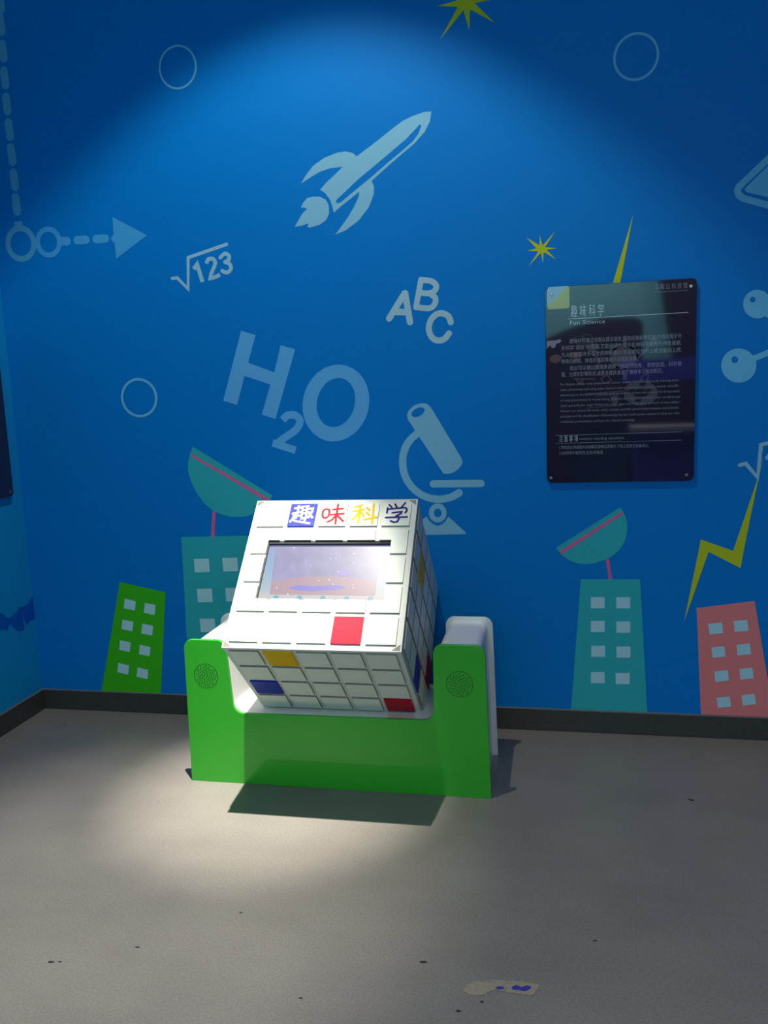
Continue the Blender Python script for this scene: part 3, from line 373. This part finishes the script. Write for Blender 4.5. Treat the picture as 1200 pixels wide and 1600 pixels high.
def flat_ngon(bm, pts, mp, lay=0):
    vs = [bm.verts.new(mp(x, y, lay)) for x, y in pts]
    for t in tessellate_polygon([[Vector((x, y, 0)) for x, y in pts]]):
        try: bm.faces.new([vs[i] for i in t])
        except ValueError: pass
def loops(bm, A, B, mp, lay=0):
    a = [bm.verts.new(mp(x, y, lay)) for x, y in A]; c = [bm.verts.new(mp(x, y, lay)) for x, y in B]; n = len(a)
    for i in range(n): bm.faces.new((a[i], a[(i+1) % n], c[(i+1) % n], c[i]))
def cyl(bm, p0, p1, r0, r1, n=24):
    d = Vector(p1)-Vector(p0); q = d.to_track_quat('Z', 'Y').to_matrix().to_4x4(); q.translation = (Vector(p0)+Vector(p1))/2
    bmesh.ops.create_cone(bm, cap_ends=True, segments=n, radius1=r0, radius2=r1, depth=d.length, matrix=q)

# ---------------------------------------------------------------- the room
def slab(name, lo, hi, m):
    bm = bmesh.new(); box(bm, lo, hi); bmesh.ops.recalc_face_normals(bm, faces=bm.faces)
    return tag(link(name, bm, m), kind='structure')
floor = slab('floor', (-.1, -7.1, -.1), (6.0, .1, 0), M['floor'])
wall_back = slab('wall_back', (-.1, 0, 0), (6.0, .1, 4.4), M['wall'])
wall_left = slab('wall_left', (-.1, -7.1, 0), (0, 0, 4.4), M['leftwall'])
ceiling = slab('ceiling', (-.1, -7.1, 4.4), (6.0, .1, 4.5), M['ceiling'])
wall_front = slab('wall_front', (0, -7.1, 0), (6.0, -7.0, 4.4), mat('hall_teal', (.16, .50, .56), .6))
right_light_block = slab('right_light_block', (5.0, -3.2, 0), (5.1, 0, 4.4), M['wall'])  # added out of view, cut short, to keep ambient off right-hand faces
HB = .096
def skirting(name, loop_lo, loop_hi, e_lo, e_hi):
    bm = bmesh.new(); box(bm, loop_lo, loop_hi); bmesh.ops.recalc_face_normals(bm, faces=bm.faces)
    o = tag(link(name, bm, M['skirting'], bevel=.002), kind='structure')
    bm = bmesh.new(); box(bm, e_lo, e_hi); bmesh.ops.recalc_face_normals(bm, faces=bm.faces)
    link('top_bead', bm, M['skirting_edge'], o)
skirting('baseboard_back', (.012, -.012, 0), (6.0, 0, HB), (.012, -.013, HB), (6.0, 0, HB+.003))
skirting('baseboard_left', (0, -7.0, 0), (.012, 0, HB), (0, -7.0, HB), (.013, 0, HB+.003))

# mural: printed shapes on the walls, each a part of its wall
last = {}
KEYNAME = {}
def wallmap(x, z, lay): return (x, -.0005*lay, z)
def leftmap(y, z, lay): return (.0005*lay, y, z)
def build_flat(bm, kind, data, mp, lay):
    if kind in ('poly', 'lpoly'): flat_ngon(bm, data, mp, lay)
    elif kind == 'stroke':
        for i, seg in enumerate(data[0]): ribbon(bm, seg, data[1], data[2], mp, lay+.12*i)
    elif kind == 'loops': loops(bm, data[0], data[1], mp, lay)
    elif kind == 'ring':
        cx, cz, rx, rz, w = data; n = 56
        A = [(cx+(rx+w/2)*math.cos(2*math.pi*k/n), cz+(rz+w/2)*math.sin(2*math.pi*k/n)) for k in range(n)]
        B = [(cx+(rx-w/2)*math.cos(2*math.pi*k/n), cz+(rz-w/2)*math.sin(2*math.pi*k/n)) for k in range(n)]
        loops(bm, A, B, mp, lay)
def orient(bm, d):
    bm.normal_update()
    for f in bm.faces:
        if f.normal.dot(d) < 0: f.normal_flip()
for i_m, (name, label, colr, lay, kind, data, parent) in enumerate(MURAL):
    lay += .03*(i_m % 25)
    bm = bmesh.new(); left = kind == 'lpoly'
    build_flat(bm, kind, data, leftmap if left else wallmap, lay)
    orient(bm, Vector((1, 0, 0)) if left else Vector((0, -1, 0)))
    if left: par = wall_left
    elif parent is None or parent == 'dashline': par = wall_back
    else: par = last[parent.split('.')[0]]
    o = link(name, bm, M[colr], par, label)
    if parent is None: last[name] = o

# worn patch and small marks on the floor
def floormap(x, y, lay): return (x, y, .0004*lay)
bm = bmesh.new(); flat_ngon(bm, FLOOR_PATCH, floormap, 1); orient(bm, Vector((0, 0, 1)))
patch = link('worn_patch', bm, noisy(mat('patch_tan', (.30, .265, .20), .6), 60, .85, 1.1), floor, 'tan worn patch in the grey floor')
bm = bmesh.new(); ribbon(bm, FLOOR_PATCH+FLOOR_PATCH[:1], .0035, 0, floormap, 2); orient(bm, Vector((0, 0, 1)))
link('patch_rim', bm, noisy(mat('patch_rim', (.22, .19, .14), .7), 90, .5, 1.7), patch)
for q in FLOOR_BLUE:
    bm = bmesh.new(); flat_ngon(bm, q, floormap, 2); orient(bm, Vector((0, 0, 1)))
    link('blue_mark', bm, mat('patch_blue', (.03, .03, .30), .6), patch)
for x, y in FLOOR_SPECKS:
    bm = bmesh.new(); a = random.random()*3; r = random.uniform(.003, .006)
    flat_ngon(bm, [(x+r*math.cos(a+t)*random.uniform(.7, 1.3)*1.8, y+r*math.sin(a+t)*random.uniform(.6, 1.2)) for t in [k*.9 for k in range(7)]], floormap, 1)
    orient(bm, Vector((0, 0, 1)))
    link('speck', bm, M['dark'], floor)

# ---------------------------------------------------------------- green and white cradle
YF, YB = -.637, -.261
stand = empty('cradle_stand', (1.65, -.45, 0), 'bright green U-shaped stand on the floor, holding the white cube', 'stand')
prof = rounded([(1.067, 0), (2.236, 0), (2.224, .577, .036), (2.038, .577, .036), (2.034, .289, .042), (1.262, .285, .042), (1.244, .573, .036), (1.077, .573, .036)])
inner = rounded([(1.089, 0), (2.214, 0), (2.203, .560, .03), (2.049, .560, .03), (2.045, .279, .045), (1.251, .278, .045), (1.233, .556, .03), (1.098, .556, .03)], 10)
Y3 = lambda x, z, y: (x, y, z)
bm = bmesh.new(); prism(bm, prof, YF, YF+.014, Y3); front = link('front_panel', bm, M['green_gloss'], stand, 'green lacquered front board', bevel=.0015)
bm = bmesh.new(); prism(bm, inner, YF+.014, YB-.014, Y3)
sh = link('shell', bm, M['white_shell'], stand, 'glossy white body between the boards')
for f in sh.data.polygons: f.use_smooth = abs(f.normal.y) < .5
sh.data.set_sharp_from_angle(angle=math.radians(40))
bm = bmesh.new(); prism(bm, prof, YB-.014, YB-.004, Y3); link('back_panel', bm, M['white_shell'], stand, 'white inner face of the back board', bevel=.001)
bm = bmesh.new(); prism(bm, prof, YB-.004, YB, Y3); link('back_facing', bm, M['green_gloss'], stand, 'thin green facing of the back board')
for cx, cz in ((1.159, .431), (2.131, .432)):
    bm = bmesh.new(); R = .0475
    pts = [(R*math.cos(2*math.pi*k/34), R*math.sin(2*math.pi*k/34)) for k in range(34)]
    for k in range(58):
        rr = R*.86*math.sqrt((k+.7)/58); a = k*2.39996; pts.append((rr*math.cos(a), rr*math.sin(a)))
    for p in pts: disc(bm, (cx+p[0], cz+p[1]), .0023, lambda x, z, w: (x, YF-.0006, z), 8)
    orient(bm, Vector((0, -1, 0)))
    link('speaker_holes', bm, M['dark'], stand, 'round cluster of small dark speaker holes', kind='stuff')

# ---------------------------------------------------------------- tiled cube sunk in the cradle
O = Vector((1.34553, -.90254, .63373)); S = .6284
EX = Vector((.999994, .003404, 0)); EU = Vector((-.002402, .705628, .708579)).normalized(); EN = EX.cross(EU).normalized()
if EN.y < 0: EN = -EN
ZC = .2795
cube = empty('tiled_cube', (1.66, -.45, ZC), 'white tiled cube with a touch screen, tilted on its edge in the green stand', 'display')
def C3(x, u, n): return O + EX*(x*S) + EU*(u*S) + EN*(n*S)
def clip(bm):
    r = bmesh.ops.bisect_plane(bm, geom=bm.verts[:]+bm.edges[:]+bm.faces[:], plane_co=(0, 0, ZC), plane_no=(0, 0, -1), clear_outer=True)
    e = [g_ for g_ in r['geom_cut'] if isinstance(g_, bmesh.types.BMEdge)]
    if e: bmesh.ops.holes_fill(bm, edges=e, sides=0)
    bmesh.ops.recalc_face_normals(bm, faces=bm.faces)
PT = .0235; i_ = .0035
bm = bmesh.new()
v = [bm.verts.new(C3(x, u, n)) for x in (i_, 1-i_) for u in (i_, 1-i_) for n in (PT, 1-i_)]
for f in ((0, 1, 3, 2), (4, 6, 7, 5), (0, 4, 5, 1), (2, 3, 7, 6), (0, 2, 6, 4), (1, 5, 7, 3)): bm.faces.new([v[k] for k in f])
bmesh.ops.recalc_face_normals(bm, faces=bm.faces); clip(bm)
body = link('cube_body', bm, M['white_plate'], cube)
SX0, SX1, SV0, SV1 = .133, .872, .306, .703
def holed(bm, x0, x1, u0, u1, n0, n1, hole=(SX0, SX1, SV0, SV1)):
    """slab x0..x1, u0..u1 minus the screen opening, thickness n0..n1"""
    xs = sorted({x0, x1} | {h for h in hole[:2] if x0 < h < x1}); us = sorted({u0, u1} | {h for h in hole[2:] if u0 < h < u1})
    cache = {}
    def V(x, u, n):
        k = (round(x, 5), round(u, 5), round(n, 5))
        if k not in cache: cache[k] = bm.verts.new(C3(x, u, n))
        return cache[k]
    cells = [(a, b2, c, d) for a, b2 in zip(xs, xs[1:]) for c, d in zip(us, us[1:]) if not (hole[0] < (a+b2)/2 < hole[1] and hole[2] < (c+d)/2 < hole[3])]
    if not cells: return False
    edges = {}
    for a, b2, c, d in cells:
        bm.faces.new((V(a, c, n0), V(b2, c, n0), V(b2, d, n0), V(a, d, n0))); bm.faces.new((V(a, d, n1), V(b2, d, n1), V(b2, c, n1), V(a, c, n1)))
        for p, q in (((a, c), (b2, c)), ((b2, c), (b2, d)), ((b2, d), (a, d)), ((a, d), (a, c))):
            k = frozenset((p, q)); edges.setdefault(k, []).append((p, q))
    for k, l in edges.items():
        if len(l) == 1:
            p, q = l[0]; bm.faces.new((V(*p, n0), V(*p, n1), V(*q, n1), V(*q, n0)))
    bmesh.ops.recalc_face_normals(bm, faces=bm.faces)
    bmesh.ops.dissolve_limit(bm, angle_limit=.01, verts=bm.verts, edges=bm.edges)
    return True
bm = bmesh.new(); holed(bm, 0, 1, 0, 1, 0, PT)
link('face_plate', bm, M['white_plate'], cube, 'white front plate framing the screen', bevel=.0012)
# corner brackets
for cx, cu, dx, du in ((0, 0, 1, 1), (1, 0, -1, 1), (0, 1, 1, -1), (1, 1, -1, -1)):
    bm = bmesh.new(); e = .008; L = .045
    pr = [(cx+dx*e, cu+du*e), (cx+dx*(e+L), cu+du*e), (cx+dx*e, cu+du*(e+L*.8))]
    prism(bm, pr, -.0012, .0005, lambda x, u, n: C3(x, u, n))
    link('corner_bracket', bm, M['bracket'], cube, 'small grey triangular corner bracket')
TS, TP, T0, TH = .165, .1915, .036, .0092
TEXT = {1: ('char_white', 'white character on the blue tile'), 2: ('char_red', 'red character'), 3: ('char_yellow', 'yellow character'), 4: ('char_purple', 'dark purple character')}
STROKES = {
 1: ((567, 355, -60, 147, 305, 22), [[(603, 212), (706, 200)], [(666, 168), (650, 290)], [(574, 284), (692, 262)], [(640, 290), (626, 352)], [(636, 318), (690, 310)], [(604, 300), (588, 352), (545, 400)], [(578, 362), (620, 385), (820, 420)],
      [(700, 191), (812, 183)], [(722, 192), (701, 335)], [(781, 190), (765, 345)], [(722, 237), (775, 233)], [(712, 285), (768, 280)], [(686, 356), (790, 335)], [(800, 222), (858, 214), (845, 262), (788, 350)], [(798, 258), (822, 300), (852, 350)], [(755, 350), (745, 388)]]),
 2: ((362, 241, -37, 42, 198, 15), [[(405, 92), (425, 97), (430, 118), (422, 152), (398, 172), (375, 168), (365, 145), (372, 110), (390, 94), (405, 92)], [(463, 97), (550, 90)], [(443, 143), (557, 134)], [(508, 52), (495, 130), (481, 222)], [(490, 145), (455, 185), (412, 205)], [(500, 150), (550, 200)]]),
 3: ((640, 242, -37, 42, 198, 15), [[(722, 60), (655, 80)], [(642, 114), (735, 100)], [(706, 72), (695, 140), (681, 216)], [(692, 118), (665, 160), (632, 186)], [(705, 118), (730, 150), (728, 160)], [(765, 84), (786, 106)], [(758, 125), (782, 147)], [(733, 187), (848, 166)], [(828, 52), (818, 130), (804, 222)]]),
 4: ((920, 243, -30, 42, 198, 13), [[(965, 60), (985, 82)], [(1016, 54), (1030, 80)], [(1107, 44), (1064, 90)], [(949, 88), (942, 130)], [(950, 100), (1020, 92), (1105, 86), (1118, 100), (1114, 118), (1103, 130)], [(990, 130), (1072, 122), (1066, 136), (1020, 160)], [(931, 171), (1118, 167)], [(1038, 150), (1046, 182), (1030, 208), (1000, 212), (973, 200)]]),
}
def tile_mat(face, a, r):
    return {('front', 1, 4): 'blue_tile', ('front', 3, 0): 'red_tile', ('under', 1, 0): 'yellow_tile', ('under', 0, 2): 'blue_tile', ('under', 4, 3): 'red_tile',
            ('right', 3, 1): 'yellow_tile', ('right', 0, 2): 'blue_tile', ('right', 1, 4): 'red_tile', ('left', 2, 1): 'red_tile', ('left', 4, 3): 'blue_tile'}.get((face, a, r), 'white_tile')
def add_tile(face, a, r):
    x0 = T0+TP*a; y0 = T0+TP*r; mk = tile_mat(face, a, r); bm = bmesh.new()
    if face == 'front':
        if not holed(bm, x0, x0+TS, y0, y0+TS, -TH, .0005): bm.free(); return
    else:
        q = T0-.008 if face == 'under' else T0
        y0 = q+TP*1.01*r; sq = [(x0, y0), (x0+TS, y0), (x0+TS, y0+TS), (x0, y0+TS)]
        mp = {'under': lambda x, n, w: C3(x, -w+i_, n), 'right': lambda u, n, w: C3(1+w-i_, u, n), 'left': lambda u, n, w: C3(-w+i_, u, n)}[face]
        prism(bm, sq, -.0005, TH+.002, mp)
        zs = [w.co.z for w in bm.verts]
        if max(zs) < ZC+.004: bm.free(); return
        if min(zs) < ZC: clip(bm)
    lab = {'blue_tile': 'blue tile', 'red_tile': 'red tile', 'yellow_tile': 'yellow tile'}.get(mk)
    nrm = {'front': EN, 'under': EU}.get(face, EX); bm.normal_update()
    for f in bm.faces:
        if abs(f.normal.dot(nrm)) < .7: f.material_index = 1
    t = link('tile', bm, [M[mk], M['tile_edge_shade'] if mk == 'white_tile' else M[mk]], cube, lab, bevel=.0005)
    if face == 'front' and r == 4 and a in TEXT:
        (tx, tw, sk, ty, th, w), segs = STROKES[a]
        def loc(p):
            yy = (p[1]-ty)/th; return ((p[0]-tx-sk*yy)/tw, 1-yy)
        bm = bmesh.new(); mp = lambda p, q_, lay: C3(x0+TS*p, y0+TS*q_, -TH-.0012-.0001*lay)
        for k_, sg in enumerate(segs): ribbon(bm, [loc(p) for p in sg], w/tw*1.28, 0 if a == 1 else 1, mp, k_)
        orient(bm, -EN)
        link('character', bm, M[TEXT[a][0]], t, TEXT[a][1])
for r in range(5):
    for a in range(5):
        for face in ('front', 'under', 'right', 'left'): add_tile(face, a, r)

# the screen, set back in its opening
def bar3(x0, x1, u0, u1, n0, n1):
    bm = bmesh.new(); prism(bm, [(x0, u0), (x1, u0), (x1, u1), (x0, u1)], n0, n1, lambda x, u, n: C3(x, u, n)); return bm
link('screen_shade_strip', bar3(SX0, SX1, SV1-.017, SV1, .004, .019), M['dark'], cube, 'black shade strip along the top of the screen')  # black piece stands in for the shade under the recess edge
link('screen_shade_strip', bar3(SX0, SX0+.005, SV0, SV1-.017, .008, .019), M['dark'], cube, 'thin black shade strip left of the screen')  # same stand-in shade down the left side of the recess
sm = mat('screen_picture', (.07, .08, .11), .22, .6); nt = sm.node_tree; b = nt.nodes['Principled BSDF']
g = nt.nodes.new('ShaderNodeTexCoord'); sp_ = nt.nodes.new('ShaderNodeSeparateXYZ'); nt.links.new(g.outputs['UV'], sp_.inputs[0])
cr_ = nt.nodes.new('ShaderNodeValToRGB'); nt.links.new(sp_.outputs['Y'], cr_.inputs[0])
els = cr_.color_ramp.elements; els[0].position = 0; els[0].color = (.72, .52, .38, 1); els[1].position = 1; els[1].color = (.20, .22, .48, 1)
for p_, c_ in ((.10, (.62, .60, .48, 1)), (.20, (.36, .52, .56, 1)), (.55, (.12, .38, .62, 1)), (.8, (.13, .28, .60, 1))):
    e_ = els.new(p_); e_.color = c_
nt.links.new(cr_.outputs[0], b.inputs['Emission Color']); b.inputs['Emission Strength'].default_value = .5
def quadmesh(x0, x1, u0, u1, n):
    bm = bmesh.new(); uv = bm.loops.layers.uv.new('UVMap')
    f = bm.faces.new([bm.verts.new(C3(*p, n)) for p in ((x0, u0), (x1, u0), (x1, u1), (x0, u1))])
    for l, t in zip(f.loops, ((0, 0), (1, 0), (1, 1), (0, 1))): l[uv].uv = t
    orient(bm, -EN); return bm
def lit(name, col, es): return mat(name, tuple(c*.22 for c in col), .22, .6, emit=col, es=es)
screen = link('screen', quadmesh(SX0, SX1, SV0, SV1, .019), sm, cube, 'lit touch screen showing a blue and sand picture')
def scr(name, pts, m, n, label=None):
    bm = bmesh.new(); mp = lambda x, u, w: C3(SX0+(SX1-SX0)*x, SV0+(SV1-SV0)*u, w); flat_ngon(bm, pts, mp, n); orient(bm, -EN)
    return link(name, bm, m, screen, label)
vm_ = lit('video_lavender', (.30, .31, .52), .36)
noisy(vm_, 22, .8, 1.15, 5)
scr('video_window', [(.095, .11), (.92, .11), (.92, .97), (.055, .97)], vm_, .0186, 'lavender video window in the picture')
scr('video_ground', [(.095, .11), (.92, .11), (.92, .33), (.86, .36), (.70, .40), (.45, .42), (.25, .39), (.14, .35), (.088, .33)], lit('video_ground', (.40, .30, .38), .38), .0183)
scr('video_shape', [(.24, .235), (.30, .265), (.42, .25), (.60, .27), (.68, .25), (.66, .215), (.56, .19), (.42, .17), (.32, .18), (.25, .21)], lit('video_blue', (.22, .22, .62), .45), .0180)
scr('video_shape', [(.66+.045*math.cos(k*.628), .47+.06*math.sin(k*.628)) for k in range(10)], lit('video_dot', (.28, .26, .62), .42), .0180)
for k in range(5):
    scr('screen_icon', [(.15+.185*k+.022*math.cos(q*.628), .055+.042*math.sin(q*.628)) for q in range(10)], lit('icon_blue', (.12, .36, .46), .5), .0183, 'round blue icon on the screen')
bm = bmesh.new()
for k in range(30):
    x = random.choice((random.uniform(.08, .9), random.gauss(.72, .05), random.gauss(.55, .05))); u = random.choice((random.uniform(.12, .95), random.gauss(.25, .1), random.gauss(.75, .05)))
    if not (.03 < x < .97 and .04 < u < .97): continue
    rr = random.choice((.0014, .002, .003)); a0 = random.random()*3
    flat_ngon(bm, [(x+rr*math.cos(a0+q*1.05), u+rr*2*math.sin(a0+q*1.05)*random.uniform(.5, 1.2)) for q in range(6)], lambda x_, u_, w: C3(SX0+(SX1-SX0)*x_, SV0+(SV1-SV0)*u_, w), .0176)
orient(bm, -EN); link('dust_specks', bm, mat('dust', (.9, .9, .9), .8), screen, 'white dust and scratches on the glass', kind='stuff')

# ---------------------------------------------------------------- information signs
def screw(par, p, d):
    bm = bmesh.new(); cyl(bm, Vector(p)-d*.012, Vector(p)+d*.003, .0075, .0065, 16)
    link('screw', bm, M['steel'], par, smooth=False, bevel=.0008)
sx0, sx1, sz0, sz1 = 2.4384, 3.0118, 1.0786, 1.8619
sign = empty('information_sign', ((sx0+sx1)/2, -.02, sz0), 'dark glossy notice board with a yellow corner on the blue back wall', 'sign')
bm = bmesh.new(); prism(bm, rounded([(sx0, sz0, .02), (sx1, sz0, .02), (sx1, sz1, .02), (sx0, sz1, .02)], 5), -.013, -.008, Y3)
sp2 = link('sign_panel', bm, M['panel'], sign, bevel=.0012)
def flat_text(body, x, z, w, h, lay, mk, name, par):
    cu = bpy.data.curves.new('t', 'FONT'); cu.body = body; cu.size = 1.0; cu.resolution_u = 2; cu.offset = 0.0 if ord(body[-2]) < 0x3000 else .004
    to = bpy.data.objects.new('t', cu); COL.objects.link(to); bpy.context.view_layer.update()
    me = bpy.data.meshes.new_from_object(to.evaluated_get(bpy.context.evaluated_depsgraph_get()))
    bpy.data.objects.remove(to)
    if not len(me.vertices): return
    xs = [q.co.x for q in me.vertices]; ys = [q.co.y for q in me.vertices]; x0 = min(xs); wd = max(xs)-x0
    cap = .9 if ord(body[-2]) > 0x3000 else .72
    off = (.10 if cap == .9 else 0)
    for q in me.vertices: q.co = (x+(q.co.x-x0)/wd*w, -.013-.0004*lay, z+(q.co.y+off)/cap*h)
    bm = bmesh.new(); bm.from_mesh(me); bpy.data.meshes.remove(me); orient(bm, Vector((0, -1, 0)))
    link(name, bm, M[mk], par)
for name, mk, lay, kind, data in SIGN:
    if kind == 'text': flat_text(*data, lay, mk, name, sign); continue
    bm = bmesh.new(); mp = lambda x, z, l_: (min(max(x, sx0+.001), sx1-.001), -.013-.0004*l_, z)
    build_flat(bm, kind, data, mp, lay); orient(bm, Vector((0, -1, 0)))
    link(name, bm, M[mk], sign, {'tabwhite': 'white half of the corner tab', 'tabyellow': 'yellow half of the corner tab'}.get(mk))
for p in ((2.4640, 1.8335), (2.9895, 1.8325), (2.4550, 1.0990), (2.9840, 1.1020)): screw(sign, (p[0], -.013, p[1]), Vector((0, -1, 0)))

ls = empty('information_sign', (.02, -.40, 1.063), 'dark notice board on the left wall, cut by the left edge', 'sign')
bm = bmesh.new(); prism(bm, rounded([(-.092, 1.0635, .02), (-.092, 1.847, .02), (-.665, 1.847, .02), (-.665, 1.0635, .02)], 5), .017, .022, lambda y, z, x: (x, y, z))
link('sign_panel', bm, M['panel'], ls, bevel=.0012)
for p in ((-.112, 1.085), (-.112, 1.826), (-.645, 1.085), (-.645, 1.826)): screw(ls, (.022, p[0], p[1]), Vector((1, 0, 0)))

# ---------------------------------------------------------------- ceiling spotlight (above the frame) that lights the cube
lamp = empty('ceiling_spotlight', (LAMP.x, LAMP.y, 4.4), 'black can spotlight hung from the ceiling above the cube', 'spotlight')
bm = bmesh.new(); n = 32
rings_ = [(.045, 4.125), (.062, 4.095), (.066, 4.095), (.066, 4.27), (.0, 4.27)]
rows = [[bm.verts.new((LAMP.x+r_*math.cos(2*math.pi*k/n), LAMP.y+r_*math.sin(2*math.pi*k/n), z_)) for k in range(n)] for r_, z_ in rings_[:-1]]
for A, B in zip(rows, rows[1:]):
    for k in range(n): bm.faces.new((A[k], A[(k+1) % n], B[(k+1) % n], B[k]))
bm.faces.new(rows[-1]); bmesh.ops.recalc_face_normals(bm, faces=bm.faces); link('lamp_housing', bm, M['lamp_black'], lamp)
bm = bmesh.new(); cyl(bm, (LAMP.x, LAMP.y, 4.27), (LAMP.x, LAMP.y, 4.385), .012, .012, 16); link('stem', bm, M['lamp_black'], lamp)
bm = bmesh.new(); box(bm, (LAMP.x-.09, LAMP.y-.02, 4.38), (LAMP.x+.09, LAMP.y+.02, 4.4)); bmesh.ops.recalc_face_normals(bm, faces=bm.faces); link('mounting_plate', bm, M['lamp_black'], lamp, bevel=.002)
bm = bmesh.new(); cyl(bm, (LAMP.x, LAMP.y, 4.126), (LAMP.x, LAMP.y, 4.134), .045, .045, 32); link('lens', bm, M['lamp_glass'], lamp)

# ---------------------------------------------------------------- far end of the hall, seen only mirrored in the dark sign
def hall(name, label, cat, loop, y0, y1, m):
    bm = bmesh.new(); prism(bm, loop, y0, y1, Y3); o = link(name, bm, m, bevel=.004); return tag(o, label, cat)
dk = mat('hall_dark', (.025, .022, .035), .6); ind = mat('hall_indigo', (.09, .08, .62), .5); pw = mat('hall_pale', (.55, .52, .62), .5)
bm_loop = rounded([(2.2, 0), (2.74, 0), (2.66, .5), (2.78, .92), (3.3, .92), (3.3, 0), (4.3, 0), (4.3, 1.46), (3.44, 1.46), (3.46, 2.10, .06), (3.36, 2.16, .1), (3.0, 2.17, .3), (2.6, 2.06, .3), (2.2, 1.9, .1)])
hall('curved_partition', 'dark partition with a curved top, mirrored in the notice board', 'partition', bm_loop, -6.7, -6.6, dk)
hall('dark_pillar', 'dark slanted pillar mirrored at the right side of the notice board', 'pillar', [(4.07, 0), (5.2, 0), (5.2, 4.3), (3.31, 4.3)], -6.6, -6.35, dk)
hall('indigo_beam', 'indigo hanging beam mirrored in the middle of the notice board', 'beam', rounded([(3.2, 1.44, .02), (4.6, 1.44, .02), (4.6, 1.67, .02), (3.2, 1.67, .02)], 3), -6.15, -6.05, ind)
cab = empty('indigo_cabinet', (3.75, -6.0, 0), 'indigo cabinet with a pale top, mirrored low in the notice board', 'cabinet')
bm = bmesh.new(); box(bm, (3.32, -6.2, .06), (4.2, -5.8, .90)); bmesh.ops.recalc_face_normals(bm, faces=bm.faces); link('cabinet_body', bm, ind, cab, bevel=.004)
bm = bmesh.new(); box(bm, (3.27, -6.24, .90), (4.25, -5.76, .96)); bmesh.ops.recalc_face_normals(bm, faces=bm.faces); link('worktop', bm, pw, cab, 'pale top', bevel=.004)
bm = bmesh.new(); box(bm, (3.36, -6.16, 0), (4.16, -5.84, .06)); bmesh.ops.recalc_face_normals(bm, faces=bm.faces); link('plinth', bm, dk, cab)
